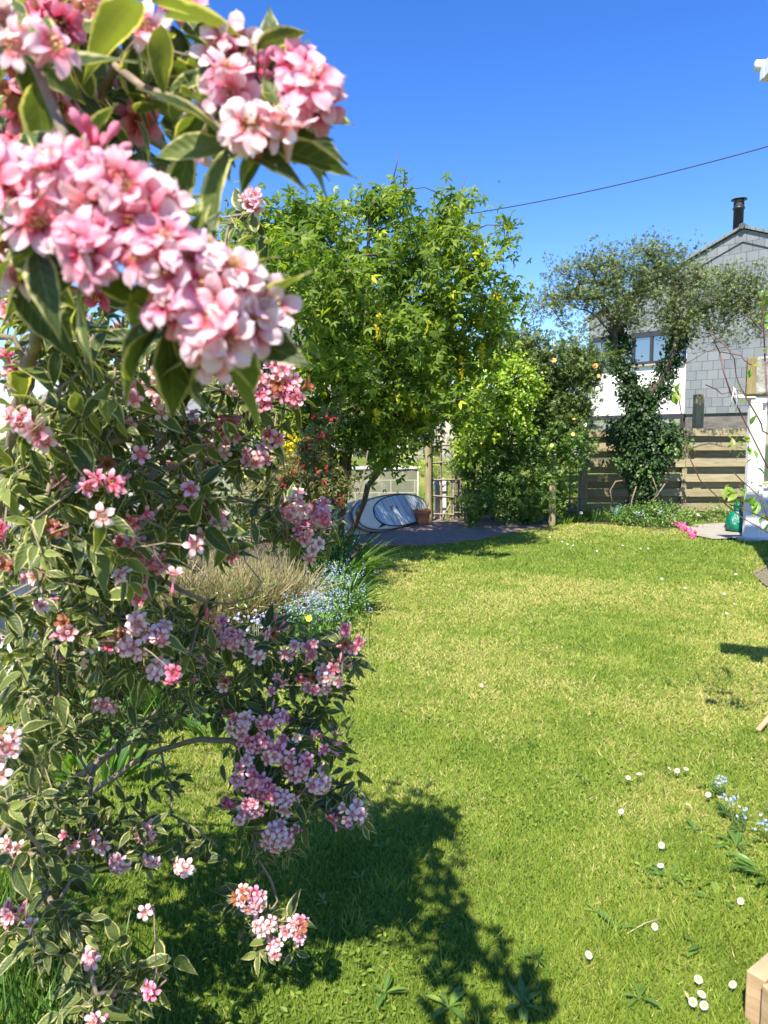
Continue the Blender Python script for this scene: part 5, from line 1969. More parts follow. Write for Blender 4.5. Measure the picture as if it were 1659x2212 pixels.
sprays(mb, T_cherry, off, norm(rand_dirs(k)), 8, .09, .3, .5, .1, .08, (.5, .3))
mb.build('leaves', M['cherry'], ct)
mb = MB()
mbh = MB()
for (px, py, n_) in ((1610, 1055, 12), (1600, 1080, 10), (1640, 1060, 8), (1650, 1090, 8), (1625, 1040, 8), (1588, 1075, 6), (1600, 975, 8), (1580, 960, 4), (1595, 830, 6), (1650, 1045, 6), (1450, 850, 3)):
    c = P(px, py, CY)
    for _ in range(n_):
        e = c + norm(rng.normal(size=3) + (-.2, -.2, -.2)) * (.025 + .02 * rng.random())
        mb.tube([c, (c + e) / 2 + (0, 0, -.003), e], .0009, 4)
        mbh.inst(T_bud, e, norm(e - c), (0, 0, 1), .0052, .9)
mb.build('flower_stalks', M['cherry'], ct)
mbh.build('spent_flowers', M['petal'], ct)
mb = MB()
for (a, b, c) in (((1586, 838), (1582, 858), (1578, 880)), ((1588, 838), (1592, 862), (1590, 890)), ((1584, 836), (1590, 850), (1596, 862))):
    mb.tube([P(*a, CY - .01), P(*b, CY - .015), P(*c, CY - .01)], .0022, 5)
tag(mb.build('string_tie', M['render_old']), 'frayed white string knotted on a cherry twig near the pergola beam', 'string')
put(ct, tbx)

# ================================================================== WEIGELA (foreground, left)
wg = thing('weigela_bush', 'huge variegated weigela covered in pink and white trumpet flowers filling the left side', 'bush')
WB = np.array(G(-60, 1800))
sunv = norm(-np.array(ldir))
camv = np.array((0.0, -1.0, 0.15))


def PD(px, py, d):
    return P(px, py, d)


# (px, py, radius px, distance, blooms, tone 0 pale .. 1 deep, buds)
CL = [
    (18, 45, 55, .62, 6, .10, 0), (58, 118, 52, .56, 4, .28, 0), (118, 55, 50, .70, 7, .80, 1), (60, 215, 75, .72, 10, .95, 0), (150, 200, 40, .75, 4, .9, 1), (222, 38, 40, .75, 4, .12, 0),
    (328, 68, 30, .70, 2, .05, 0), (400, 14, 38, .80, 4, .8, 4), (510, 125, 52, .66, 6, .22, 0), (495, 205, 48, .62, 6, .42, 0), (545, 290, 52, .60, 6, .12, 0), (612, 300, 42, .60, 4, .08, 0),
    (635, 175, 46, .66, 5, .75, 4), (672, 235, 55, .62, 9, .55, 1), (455, 300, 30, .7, 4, .3, 0), (290, 240, 24, .80, 2, .85, 1), (262, 205, 10, .8, 0, .9, 1), (560, 170, 30, .66, 1, .8, 4),
    (140, 415, 85, .54, 8, .36, 0), (250, 420, 85, .53, 8, .32, 0), (110, 500, 70, .53, 6, .38, 0), (210, 545, 80, .52, 8, .55, 0), (325, 480, 80, .53, 9, .45, 0), (365, 565, 80, .52, 8, .36, 0),
    (395, 665, 75, .53, 8, .55, 0), (495, 625, 75, .54, 9, .30, 0), (470, 740, 72, .53, 8, .34, 0), (548, 690, 55, .56, 7, .22, 0), (20, 395, 60, .54, 5, .5, 0), (210, 335, 36, .56, 1, .9, 4), (430, 570, 55, .56, 6, .3, 0),
    (8, 515, 42, .62, 4, .5, 0), (15, 600, 38, .66, 4, .06, 0), (125, 580, 38, .78, 5, .85, 0), (220, 622, 34, .8, 4, .9, 1), (45, 670, 42, 1.1, 5, .2, 0), (100, 722, 30, 1.2, 3, .25, 0),
    (543, 448, 30, 1.5, 6, .3, 1), (310, 765, 40, 1.5, 4, .12, 0), (330, 838, 38, 1.5, 7, .08, 0), (345, 885, 26, 1.5, 4, .1, 0), (545, 825, 42, 1.6, 9, .42, 0), (605, 818, 45, 1.6, 11, .5, 0), (632, 852, 36, 1.6, 8, .78, 0),
    (570, 872, 32, 1.6, 6, .85, 1), (505, 842, 14, 1.6, 1, .05, 0), (62, 910, 45, 1.1, 5, .32, 1), (85, 945, 25, 1.1, 2, .55, 1), (425, 930, 42, 1.7, 8, .45, 1), (505, 925, 36, 1.7, 6, .6, 2), (478, 972, 36, 1.7, 6, .08, 0),
    (560, 985, 40, 1.75, 8, .28, 0), (590, 940, 26, 1.75, 3, .4, 0), (188, 1050, 18, 1.15, 2, .4, 0), (250, 1052, 24, 1.15, 2, .72, 1), (230, 1112, 18, 1.15, 1, .08, 0), (218, 1035, 12, 1.15, 1, .95, 2),
    (445, 1160, 18, 1.45, 1, .45, 0), (470, 1130, 22, 1.45, 3, .18, 1), (422, 1108, 16, 1.45, 0, .9, 3), (640, 1095, 46, 2.0, 10, .42, 1), (690, 1108, 36, 2.0, 9, .5, 0), (610, 1110, 26, 2.0, 4, .3, 0), (660, 1145, 30, 2.0, 5, .5, 0),
    (672, 1185, 32, 2.0, 7, .08, 1), (285, 1185, 32, 1.4, 6, .78, 2), (345, 1220, 30, 1.45, 4, .85, 2), (500, 1198, 18, 1.7, 2, .75, 0), (308, 1285, 28, 1.4, 2, .4, 0), (120, 1215, 26, 1.5, 2, .06, 0), (150, 1352, 28, 1.3, 3, .6, 1),
    (285, 1385, 42, 1.35, 7, .38, 0), (345, 1372, 36, 1.35, 6, .35, 1), (302, 1340, 26, 1.35, 3, .12, 1), (352, 1448, 32, 1.4, 4, .06, 0), (500, 1380, 36, 1.9, 8, .38, 1), (548, 1408, 30, 1.9, 4, .1, 0), (440, 1345, 26, 1.8, 0, .85, 5),
    (590, 1362, 32, 2.0, 1, .85, 6), (755, 1392, 34, 2.0, 3, .7, 6), (700, 1470, 34, 2.0, 6, .12, 3), (728, 1440, 30, 2.0, 1, .8, 6), (660, 1400, 34, 2.0, 1, .75, 7), (225, 1520, 30, 1.7, 3, .35, 1), (15, 1600, 46, 1.2, 6, .18, 0),
    (8, 1672, 40, 1.2, 4, .3, 0), (520, 1560, 38, 1.95, 7, .2, 2), (585, 1550, 36, 1.95, 6, .25, 3), (545, 1600, 36, 1.95, 7, .6, 2), (600, 1620, 42, 1.95, 10, .32, 2), (528, 1680, 38, 1.95, 8, .5, 1), (575, 1700, 36, 1.95, 9, .6, 1),
    (640, 1655, 42, 1.95, 9, .38, 2), (605, 1725, 32, 1.95, 7, .2, 1), (542, 1740, 32, 1.95, 7, .52, 1), (690, 1690, 30, 1.95, 6, .15, 1), (600, 1800, 44, 1.95, 16, .15, 1), (705, 1608, 34, 1.95, 1, .75, 6), (762, 1755, 34, 1.95, 5, .1, 3),
    (718, 1765, 24, 1.95, 1, .8, 4), (38, 1835, 40, 1.5, 6, .15, 1), (50, 1778, 24, 1.5, 0, .85, 4), (218, 1815, 28, 1.6, 3, .15, 0), (262, 1858, 30, 1.6, 5, .10, 0), (316, 1792, 28, 1.75, 8, .62, 0), (330, 1850, 26, 1.65, 4, .15, 1),
    (400, 1868, 26, 1.65, 5, .04, 0), (36, 1975, 34, 1.6, 6, .65, 1), (540, 1940, 42, 1.9, 11, .38, 1), (582, 2000, 38, 1.9, 8, .28, 1), (636, 2005, 36, 1.9, 10, .5, 2), (600, 2045, 30, 1.9, 4, .4, 1), (196, 2062, 28, 1.45, 4, .35, 0),
    (215, 2200, 28, 1.4, 3, .3, 1),
]
folM = MB()
tips_all = []
order = sorted(range(len(CL)), key=lambda k: -CL[k][2])
rest_mb = MB()
for rank, k in enumerate(order):
    px, py, rp, d, nb, tone, nbud = CL[k]
    tone = tone * (.85 if d < 1 else .72)
    if d > 1.7:
        d -= .09
    c = PD(px, py, d)
    Rw = rp / F * d
    fs_ = 0.0190 if d > 1.0 else 0.0215
    mb = MB() if rank < 98 else rest_mb
    tilt = norm(np.array(((px - 300) / 900.0, 0, 0.35 if d < 1 else -0.05)) + rng.normal(size=3) * .2)
    nb2 = int(nb * (1.1 if d > .9 else .85) + .5)
    dirs = []
    tries = 0
    while len(dirs) < nb2 and tries < 900:
        tries += 1
        q = norm(rng.normal(size=3) + camv * 0.9 + tilt * 0.35)
        if q[1] > 0.25:
            continue
        if all(np.dot(q, o_) < ((.86 if d > .9 else .80) - 0 * tries) for o_ in dirs):
            dirs.append(q)
    for q in dirs:
        small_r = nb2 <= 2
        p0 = c + q * np.array((1, .8, 1)) * (Rw * ((0.75 if d > .9 else .62) if not small_r else 0.3)) - q * fs_ * .95 + rng.normal(size=3) * fs_ * .2
        aim = norm(q * 1.0 + camv * 0.75 + rng.normal(size=3) * .28 + np.array((-.1, -.1, .05)))
        T = (T_bloom_hi if d < 1 else T_bloom)[rng.integers(3)]
        mb.inst(T, p0, aim, rand_dirs(1)[0], fs_ * (.85 + .3 * rng.random()), (1.2 if (rng.random() < (.5 if (px, py) == (60, 215) else .03)) else np.clip(tone + rng.normal() * .13, 0, 1)))
    for b_ in range(nbud):
        q = norm(rng.normal(size=3) + camv * .4 + tilt * .8 + (0, 0, .3))
        mb.inst(T_bud, c + q * Rw * .45, norm(q + rng.normal(size=3) * .3 + (0, 0, .3)), rand_dirs(1)[0], .0135 * (.8 + .5 * rng.random()), np.clip(max(tone, .75) + rng.normal() * .1, 0, 1))
    if rank < 98:
        mb.build('flower_cluster', M['petal'], wg)
    base_p = c + np.array((-0.02 if px > 100 else 0.0, Rw * .9, -Rw * .2))
    tips_all.append(base_p)
    # leaves collared round the cluster
    nl = int(3 + rng.integers(4) + (2 if nb > 5 else 0))
    ang = rng.random(nl) * 6.283
    ld = norm(np.c_[np.cos(ang), .35 + rng.normal(size=nl) * .35, np.sin(ang)] + tilt * .4)
    s = (0.052 + .028 * rng.random(nl))
    T = T_wleaf[rng.integers(3)]
    folM.inst(T, base_p + ld * Rw * .25, ld, norm(np.array((-.15, -.7, .7)) + rng.normal(size=(nl, 3)) * .45), s, np.clip(.45 + .28 * rng.normal(size=nl), 0, 1))
sb = []
for (x0_, x1_, y0_, y1_, d0_, d1_, n_) in ((0, 400, 640, 900, 1.1, 1.7, 26), (0, 480, 900, 1200, 1.1, 1.85, 26), (0, 380, 1200, 1480, 1.2, 1.9, 22), (380, 760, 1340, 1500, 1.75, 1.95, 20), (0, 380, 0, 330, .75, 1.1, 9), (480, 730, 1540, 1800, 1.8, 1.9, 16), (0, 330, 1760, 2200, 1.35, 1.6, 9)):
    for _ in range(n_):
        sb.append((x0_ + (x1_ - x0_) * rng.random(), y0_ + (y1_ - y0_) * rng.random(), d0_ + (d1_ - d0_) * rng.random(), 1 + rng.integers(3)))
for (px, py, d, nb) in sb:
    c = PD(px, py, d)
    tone = .1 + .75 * rng.random() ** 1.6
    for q_ in range(nb):
        q = norm(rng.normal(size=3) + camv * 1.0)
        if rng.random() < .22:
            rest_mb.inst(T_bud, c, norm(q + (0, 0, .5)), rand_dirs(1)[0], .013, .85)
        else:
            rest_mb.inst(T_bloom[rng.integers(3)], c + q * .014 - q * .018, norm(q + camv * .3 + rng.normal(size=3) * .3), rand_dirs(1)[0], .0175 * (.8 + .3 * rng.random()), 1.2 if rng.random() < .05 else np.clip(tone + rng.normal() * .1, 0, 1))
    tips_all.append(c + (0, .01, 0))
if rest_mb.n:
    tag(rest_mb.build('small_blossoms', M['petal'], wg), kind='stuff')


def poly_mass(px, py, rx, ry, d0, d1, n_, mode=0.0):
    """shoot tips in an ellipse of the view between two distances; mode = droop"""
    a = rng.random(n_) * 6.283
    r_ = np.sqrt(rng.random(n_))
    d = d0 + (d1 - d0) * rng.random(n_)
    X_ = px + rx * r_ * np.cos(a)
    Y_ = py + ry * r_ * np.sin(a)
    return np.array([PD(x, y, q) for x, y, q in zip(X_, Y_, d)]), np.full(n_, mode)


WM = [(90, 1600, 100, 60, 1.5, 2.1, 14, .1), (200, 1560, 90, 40, 1.7, 2.2, 12, .1), (330, 1570, 80, 30, 1.9, 2.2, 8, .1), (60, 1480, 70, 50, 1.4, 2.0, 10, .1),
    # px, py, rx, ry, d0, d1, shoots, droop
    (110, 90, 170, 90, .75, 1.3, 10, .2), (270, 60, 100, 55, .72, 1.0, 7, .1), (230, 170, 130, 40, .72, 1.0, 7, .3), (340, 180, 60, 30, .70, .85, 3, .2), (60, 270, 80, 60, .85, 1.5, 9, .1),
    (230, 300, 110, 45, .75, 1.2, 7, .3), (340, 290, 55, 25, .72, .9, 3, .3), (420, 130, 30, 25, .68, .8, 2, .2), (460, 230, 24, 30, .68, .78, 2, .6), (600, 150, 50, 25, .68, .74, 3, -.2), (560, 250, 45, 30, .64, .72, 2, .2),
    (90, 350, 90, 40, .9, 1.5, 6, 0), (60, 620, 70, 120, 1.0, 1.8, 20, .1), (170, 640, 120, 60, .9, 1.7, 14, .2), (200, 740, 190, 70, 1.1, 1.9, 34, .2), (330, 700, 70, 40, 1.3, 1.8, 8, .2), (440, 480, 40, 24, 1.4, 1.6, 4, .1),
    (520, 480, 24, 20, 1.45, 1.55, 2, 0), (150, 820, 170, 70, 1.1, 2.0, 36, .2), (370, 820, 110, 50, 1.4, 2.0, 18, .2), (480, 870, 50, 30, 1.6, 1.9, 4, .2), (90, 950, 110, 80, 1.1, 2.0, 30, .2), (260, 920, 120, 70, 1.3, 2.1, 30, .2),
    (400, 930, 100, 50, 1.5, 2.1, 20, .2), (540, 900, 80, 40, 1.6, 2.0, 12, .2), (480, 1000, 100, 40, 1.6, 2.0, 18, .2), (330, 1050, 130, 50, 1.3, 2.1, 26, .1), (130, 1070, 140, 70, 1.1, 2.0, 30, .2), (430, 1090, 80, 35, 1.4, 1.9, 12, 0),
    (300, 1130, 120, 40, 1.3, 1.9, 18, .2), (560, 1130, 110, 35, 1.8, 2.1, 16, .2), (660, 1130, 60, 40, 1.9, 2.1, 9, .3), (700, 1190, 30, 20, 1.95, 2.05, 2, .5), (100, 1180, 110, 60, 1.1, 1.9, 22, .2), (230, 1200, 70, 50, 1.3, 1.9, 12, .2),
    (440, 1175, 120, 16, 1.7, 1.9, 8, .3), (60, 1290, 80, 70, 1.2, 2.0, 20, .2), (220, 1300, 100, 60, 1.3, 2.1, 24, .2), (330, 1330, 60, 40, 1.5, 2.0, 10, .1), (110, 1400, 110, 60, 1.3, 2.1, 24, .2), (250, 1420, 110, 50, 1.4, 2.1, 22, .2),
    (400, 1400, 90, 45, 1.6, 2.1, 24, .1), (520, 1440, 110, 55, 1.9, 2.2, 24, .2), (640, 1430, 100, 50, 1.95, 2.15, 20, .1), (740, 1430, 40, 45, 1.95, 2.1, 10, -.2), (700, 1490, 80, 18, 1.95, 2.1, 6, .2), (300, 1480, 110, 30, 1.6, 2.2, 14, .3),
    (90, 1500, 90, 40, 1.3, 2.0, 12, .2), (430, 1500, 80, 25, 1.8, 2.2, 10, .3), (540, 1560, 80, 50, 1.95, 2.1, 11, .3), (630, 1560, 70, 45, 1.95, 2.1, 9, .2), (580, 1660, 80, 70, 1.95, 2.1, 16, .3), (680, 1620, 60, 40, 1.85, 2.05, 10, .2),
    (735, 1580, 20, 25, 1.9, 2.0, 3, -.3), (700, 1730, 60, 35, 1.9, 2.0, 10, .3), (790, 1770, 26, 22, 1.9, 2.0, 4, .5), (560, 1760, 60, 40, 1.9, 2.05, 10, .5), (600, 1830, 45, 25, 1.9, 2.0, 6, .5), (60, 1620, 70, 50, 1.2, 1.9, 10, .2),
    (130, 1570, 70, 50, 1.6, 2.2, 8, .2), (70, 1720, 70, 50, 1.3, 1.9, 10, .2), (150, 1760, 60, 40, 1.4, 1.9, 8, .2), (80, 1820, 90, 40, 1.4, 1.8, 8, .4), (190, 1850, 60, 40, 1.5, 1.8, 6, .4), (310, 1830, 60, 45, 1.6, 1.8, 8, .2),
    (400, 1830, 30, 30, 1.6, 1.75, 2, .2), (385, 1690, 30, 20, 1.9, 2.0, 2, -.2), (90, 1940, 30, 30, 1.5, 1.6, 2, .2), (40, 2000, 30, 25, 1.55, 1.65, 3, .2), (80, 2060, 50, 50, 1.35, 1.5, 4, .1), (180, 2000, 40, 30, 1.4, 1.5, 4, .2), (190, 2080, 50, 40, 1.4, 1.5, 5, .2),
    (270, 2110, 40, 25, 1.45, 1.6, 4, .1), (160, 2150, 80, 40, 1.35, 1.5, 7, .1), (250, 2180, 40, 30, 1.4, 1.5, 3, .2), (590, 2050, 40, 25, 1.85, 1.92, 3, .3), (500, 1960, 20, 20, 1.88, 1.95, 1, .3), (635, 2085, 14, 12, 1.88, 1.9, 1, .8),
]
shoots, modes = [], []
for m in WM:
    f_ = .55 if m[1] < 500 else (.72 if m[1] < 900 else (.85 if m[1] < 1500 else 1.0))
    m = m[:6] + (max(1, int(m[6] * f_ + rng.random())),) + m[7:]
    a, b = poly_mass(*m)
    shoots.append(a)
    modes.append(b)
# bulk of the bush towards its own root and outside the frame, which also throws the shadow on the lawn
ex = []
for _ in range(120):
    q = np.array((-0.62 - 1.5 * rng.random(), 0.45 + 2.3 * rng.random(), 0.5 + 1.9 * rng.random()))
    if q[0] / q[1] > -0.56 + (0.0 if q[1] > 1.4 else 0.0):
        continue
    ex.append(q)
for _ in range(20):      # crown above the frame
    q = np.array((-0.95 + 0.55 * rng.random(), 0.45 + .5 * rng.random(), 2.2 + .4 * rng.random()))
    if (q[2] - 1.5) / q[1] < 0.80:
        continue
    ex.append(q)
ex = np.array(ex)
shoots.append(ex)
modes.append(np.full(len(ex), .2))
shoots = np.vstack(shoots)
modes = np.concatenate(modes)

wsk = Skeleton()
R0 = WB
stems = [
    [(0, 1800, 2.70), (120, 1710, 2.5), (250, 1620, 2.3), (420, 1535, 2.1), (560, 1530, 2.0), (640, 1560, 1.98)],
    [(0, 1830, 2.65), (150, 1745, 2.4), (300, 1640, 2.2), (400, 1600, 2.1), (500, 1600, 2.0), (590, 1680, 1.95), (620, 1760, 1.93)],
    [(20, 1790, 2.6), (180, 1690, 2.4), (300, 1560, 2.25), (400, 1500, 2.15), (560, 1480, 2.1), (720, 1490, 2.02)],
    [(-10, 1760, 2.6), (60, 1500, 2.2), (120, 1200, 1.8), (170, 950, 1.5), (260, 780, 1.4), (330, 700, 1.4)],
    [(-20, 1700, 2.5), (160, 1420, 2.2), (300, 1380, 2.1), (420, 1370, 2.0), (600, 1385, 2.0), (740, 1400, 2.0)],
    [(0, 1750, 2.5), (130, 1350, 2.0), (260, 1160, 1.9), (330, 1165, 1.9), (440, 1178, 1.9), (620, 1168, 2.0), (680, 1150, 2.0)],
    [(-40, 1500, 2.2), (0, 1100, 1.6), (60, 800, 1.2), (110, 560, .95), (150, 380, .85), (160, 250, .78), (175, 130, .75), (210, 90, .74)],
    [(150, 380, .85), (190, 260, .78), (250, 150, .74), (320, 190, .72), (400, 240, .70), (450, 265, .67), (500, 240, .66)],
    [(110, 560, .95), (183, 610, .86), (185, 700, .86), (185, 790, 1.0)],
    [(60, 800, 1.2), (200, 760, 1.25), (330, 730, 1.3), (420, 780, 1.5), (520, 840, 1.62), (560, 850, 1.65)],
    [(0, 1100, 1.6), (150, 1000, 1.5), (300, 930, 1.6), (420, 960, 1.75), (520, 970, 1.8)],
    [(300, 1100, 1.85), (380, 1060, 1.85), (480, 1080, 1.9), (560, 1090, 1.95)],
]
first = True
for st in stems:
    pts = [PD(*q) for q in st]
    if first:
        wsk.chain([R0] + pts, -1, .05, .003)
        first = False
        wsk.load[-1] += 8
    elif st[0][1] > 1690:
        j = wsk.nearest(R0)
        e = wsk.chain([R0 + (rng.normal() * .03, rng.normal() * .03, 0)] + pts, -1, .05, .003)
        wsk.load[e] += 8
    else:
        j = wsk.nearest(pts[0])
        e = wsk.chain([wsk.p[j]] + pts, j, .04, .003)
        wsk.load[e] += 5
vis = [  # distinct bare twigs
    [(545, 1085, 1.95), (592, 1100, 1.9), (620, 1128, 1.88), (660, 1142, 1.87), (705, 1143, 1.87), (745, 1115, 1.88), (772, 1080, 1.9), (785, 1030, 1.9), (795, 975, 1.92)],
    [(620, 1170, 1.92), (660, 1165, 1.9), (700, 1145, 1.9), (720, 1110, 1.9)],
    [(330, 1210, 1.7), (345, 1250, 1.65), (390, 1275, 1.65), (440, 1300, 1.65), (500, 1305, 1.65), (545, 1290, 1.65), (565, 1255, 1.66)],
    [(300, 1020, 1.7), (340, 1010, 1.5), (380, 1008, 1.5), (420, 985, 1.5), (440, 960, 1.5)],
    [(560, 1090, 1.9), (580, 1050, 1.88), (600, 1010, 1.86), (603, 985, 1.86)],
    [(250, 1620, 2.3), (215, 1640, 2.1), (196, 1680, 2.0), (195, 1740, 1.9), (205, 1790, 1.7)],
    [(230, 1650, 2.2), (255, 1690, 2.1), (275, 1760, 1.9), (285, 1800, 1.75)],
    [(300, 1640, 2.2), (350, 1650, 2.0), (368, 1690, 1.9), (370, 1760, 1.8), (420, 1790, 1.75), (470, 1830, 1.75)],
    [(20, 1830, 2.2), (55, 1850, 1.7), (62, 1900, 1.6), (58, 1960, 1.58), (45, 2010, 1.58)],
    [(55, 1850, 1.7), (90, 1905, 1.6), (120, 1960, 1.5), (160, 2020, 1.46), (195, 2080, 1.44), (205, 2150, 1.42)],
    [(90, 1905, 1.6), (105, 1950, 1.55), (115, 2010, 1.5), (130, 2060, 1.48)],
    [(590, 1790, 1.93), (545, 1800, 1.92), (555, 1850, 1.92), (585, 1900, 1.91), (600, 1950, 1.9)],
    [(690, 1700, 1.95), (720, 1780, 1.94), (760, 1790, 1.93), (800, 1740, 1.92)],
    [(270, 2140, 1.5), (310, 2150, 1.5), (345, 2130, 1.5), (362, 2118, 1.5)],
    [(500, 470, 1.6), (520, 520, 1.56), (540, 500, 1.53), (550, 460, 1.52)],
    [(185, 620, .84), (183, 560, .8), (190, 520, .8)],
    [(330, 300, .9), (370, 330, .95), (380, 360, .98), (377, 395, 1.0)],
    [(345, 370, .95), (362, 365, .97), (368, 385, .98)],
    [(440, 505, 1.7), (480, 530, 1.66), (520, 520, 1.6)],
]
for st in vis:
    pts = [PD(*q) for q in st]
    j = wsk.nearest(pts[0])
    e = wsk.chain([wsk.p[j]] + pts, j, .03, .0015)
    wsk.load[e] += 2.2
allt = np.vstack([np.array(tips_all), shoots])
ends = wsk.grow(allt, .05, .10, .004)
bare = []
for m in WM:
    if m[1] > 350:
        bare.append(poly_mass(*(m[:6] + (max(1, int(m[6] * .3)), 0)))[0])
wsk.grow(np.vstack(bare), .04, .12, .006, .6)
wb = MB()
wsk.mesh(wb, .00135, .40, .020, 6, minr=.0011)
wb.build('branches', M['bark'], wg)

# leafy shoots: opposite pairs along each shoot with a tuft at the end
for k in range(len(shoots)):
    e = ends[len(tips_all) + k]
    p1 = shoots[k]
    pa = wsk.p[wsk.par[e]] if wsk.par[e] >= 0 else p1 - (0, 0, .05)
    dr_ = norm(norm(p1 - pa) * .6 + np.array((.12, -.25, .15 - modes[k])) + rng.normal(size=3) * .45)
    npair = int(2 + rng.integers(3))
    ph = rng.random() * 3.14
    side = norm(np.cross(dr_, (0.1, .2, 1)))
    tone0 = .42 + .22 * rng.normal()
    big = (.8 + .35 * rng.random()) * (.80 if p1[1] > 1.75 else 1.0)
    Ls = .028 * npair
    for q in range(npair + 1):
        t = q / npair
        pos = p1 - dr_ * (1 - t) * Ls
        ang = ph + q * 1.5708
        s1 = side * math.cos(ang) + np.cross(dr_, side) * math.sin(ang)
        size = (.040 + .040 * rng.random()) * big * (1.0 - .30 * t)
        spread = 1.1 - .75 * t
        for sg in (1, -1):
            ldv = norm(s1 * sg * spread + dr_ * (.45 + .5 * t) + rng.normal(size=3) * .18 + np.array((0, 0, -.22 * (1 - t))))
            upv = norm(np.array((-.2, -.45, .9)) + dr_ * .5 + rng.normal(size=3) * .35)
            folM.inst(T_wleaf[rng.integers(3)], pos + ldv * .006, ldv, upv, size, np.clip(tone0 + .12 * rng.normal() + .25 * (t > .9), 0, 1))
    if rng.random() < .35:
        for q in range(2):
            folM.inst(T_wleaf[0], p1, norm(dr_ + rng.normal(size=3) * .25), norm(np.array((-.2, -.6, .6))), .035, np.clip(tone0 + .35, 0, 1))
folM.build('foliage', M['varieg'], wg)
put(wg, WB)

# ================================================================== LAWN GRASS, WEEDS, DAISIES
def in_poly(x, y, poly):
    poly = np.asarray(poly)
    n = len(poly)
    ins = np.zeros(len(x), bool)
    j = n - 1
    for i_ in range(n):
        xi, yi = poly[i_]
        xj, yj = poly[j]
        c_ = ((yi > y) != (yj > y)) & (x < (xj - xi) * (y - yi) / (yj - yi + 1e-12) + xi)
        ins ^= c_
        j = i_
    return ins


bedpoly = [(-5, 4.3), (-1.25, 4.6), (-0.62, 5.6), (-0.42, 6.6), (-0.33, 7.8), (-0.28, 9.2), (-0.4, 10.6), (-5, 11.5)]
backpoly = [(2.9, 13.6), (3.7, 13.75), (4.8, 13.2), (5.6, 13.0), (5.75, 13.9), (5.8, 14.9), (2.7, 14.9)]
gravpoly = [e1[:2], e2[:2], G(1740, 1240)[:2], G(1740, 1275)[:2], G(1655, 1268)[:2]]
NG = 620000
uu = rng.random(NG)
Y0, Y1 = 1.35, 14.9
# density ~ 1/Y^2 per area, width ~ Y  => pdf(Y) ~ 1/Y
yy = Y0 * (Y1 / Y0) ** uu
xx = (rng.random(NG) * 2 - 1) * (0.60 * yy + 0.35)
keep = ~in_poly(xx, yy, bedpoly) & ~in_poly(xx, yy, pat) & ~in_poly(xx, yy, pth) & ~in_poly(xx, yy, backpoly) & ~in_poly(xx, yy, gravpoly)
keep &= ~((xx > 5.3) & (yy > 11.3))
xx, yy = xx[keep], yy[keep]
n = len(xx)
big = vnoise(xx * 0.55 + 3, yy * 0.55 + 1, 1) * .55 + vnoise(xx * 1.7, yy * 1.7, 2) * .3 + vnoise(xx * 5.1, yy * 5.1, 22) * .15
fine = vnoise(xx * 7, yy * 7, 4)
far = np.clip((yy - 2.5) / 10, 0, 1)
straw = np.clip((big - .52) * 4.5, 0, 1) * .75 + np.clip((fine - .70) * 2, 0, 1) * .15
tone = np.where(rng.random(n) < straw * .75 + .03, .70 + .27 * rng.random(n), np.clip(.34 + .16 * rng.normal(size=n) + .35 * (fine - .5) + .5 * (big - .5), 0, .68))
hgt = (0.016 + .013 * rng.random(n) + .012 * np.clip(vnoise(xx * 3.3, yy * 3.3, 6) - .5, 0, 1) * 2) * (1 + .05 * (yy - 2))
hgt *= np.where(rng.random(n) < .03, 1.7, 1.0)
flat = np.where(tone > .7, 1.9, 1.0)
az = rng.random(n) * 6.283
dd = norm(np.c_[np.cos(az) * flat * .8, np.sin(az) * flat * .8, np.ones(n)])
gm = MB()
gm.inst(T_blade, np.c_[xx, yy, lawn_h(xx, yy) - .002], dd, rand_dirs(n) * .4 + (0, -.6, .4), hgt, tone, 0.0030 * (1 + .30 * (yy - 1.8)) * (.7 + .6 * rng.random(n)))
nt_ = 150
ty = 1.5 * (8.0 / 1.5) ** rng.random(nt_)
tx = (rng.random(nt_) * 2 - 1) * (.56 * ty + .2)
tw_ = ~in_poly(tx, ty, bedpoly) & ((tx > .25 * ty) | (rng.random(nt_) < .45))
tx, ty = tx[tw_], ty[tw_]
m_ = 26
px_ = (tx[:, None] + rng.normal(size=(len(tx), m_)) * .022).ravel()
py_ = (ty[:, None] + rng.normal(size=(len(tx), m_)) * .022).ravel()
az = rng.random(len(px_)) * 6.283
tt_ = np.repeat(rng.random(len(tx)), m_)
gm.inst(T_blade, np.c_[px_, py_, lawn_h(px_, py_)], norm(np.c_[np.cos(az) * .9, np.sin(az) * .9, np.ones(len(az))]), rand_dirs(len(az)) * .4 + (0, -.6, .4), .035 + .045 * rng.random(len(az)), np.clip(.25 + .4 * tt_ + .08 * rng.normal(size=len(az)), 0, .68), .0038)
# clover and small broad leaves between the blades
k = 15000
y2 = Y0 * (9.0 / Y0) ** rng.random(k)
x2 = (rng.random(k) * 2 - 1) * (.58 * y2 + .3)
w2 = vnoise(x2 * 1.7 + 9, y2 * 1.7, 8) * .6 + vnoise(x2 * 6, y2 * 6, 12) * .4
kp = (w2 > .52) & ~in_poly(x2, y2, bedpoly)
x2, y2 = x2[kp], y2[kp]
k = len(x2)
az = rng.random(k) * 6.283
gm.inst(T_small, np.c_[x2, y2, lawn_h(x2, y2) + .008 + .012 * rng.random(k)], np.c_[np.cos(az), np.sin(az), .25 + .3 * rng.random(k)], norm(rng.normal(size=(k, 3)) * .4 + (0, 0, 1)), .012 + .011 * rng.random(k) + .001 * y2, np.clip(.25 + .2 * rng.normal(size=k), 0, .6))
grass = gm.build('grass', M['grass'])
tag(grass, kind='stuff')

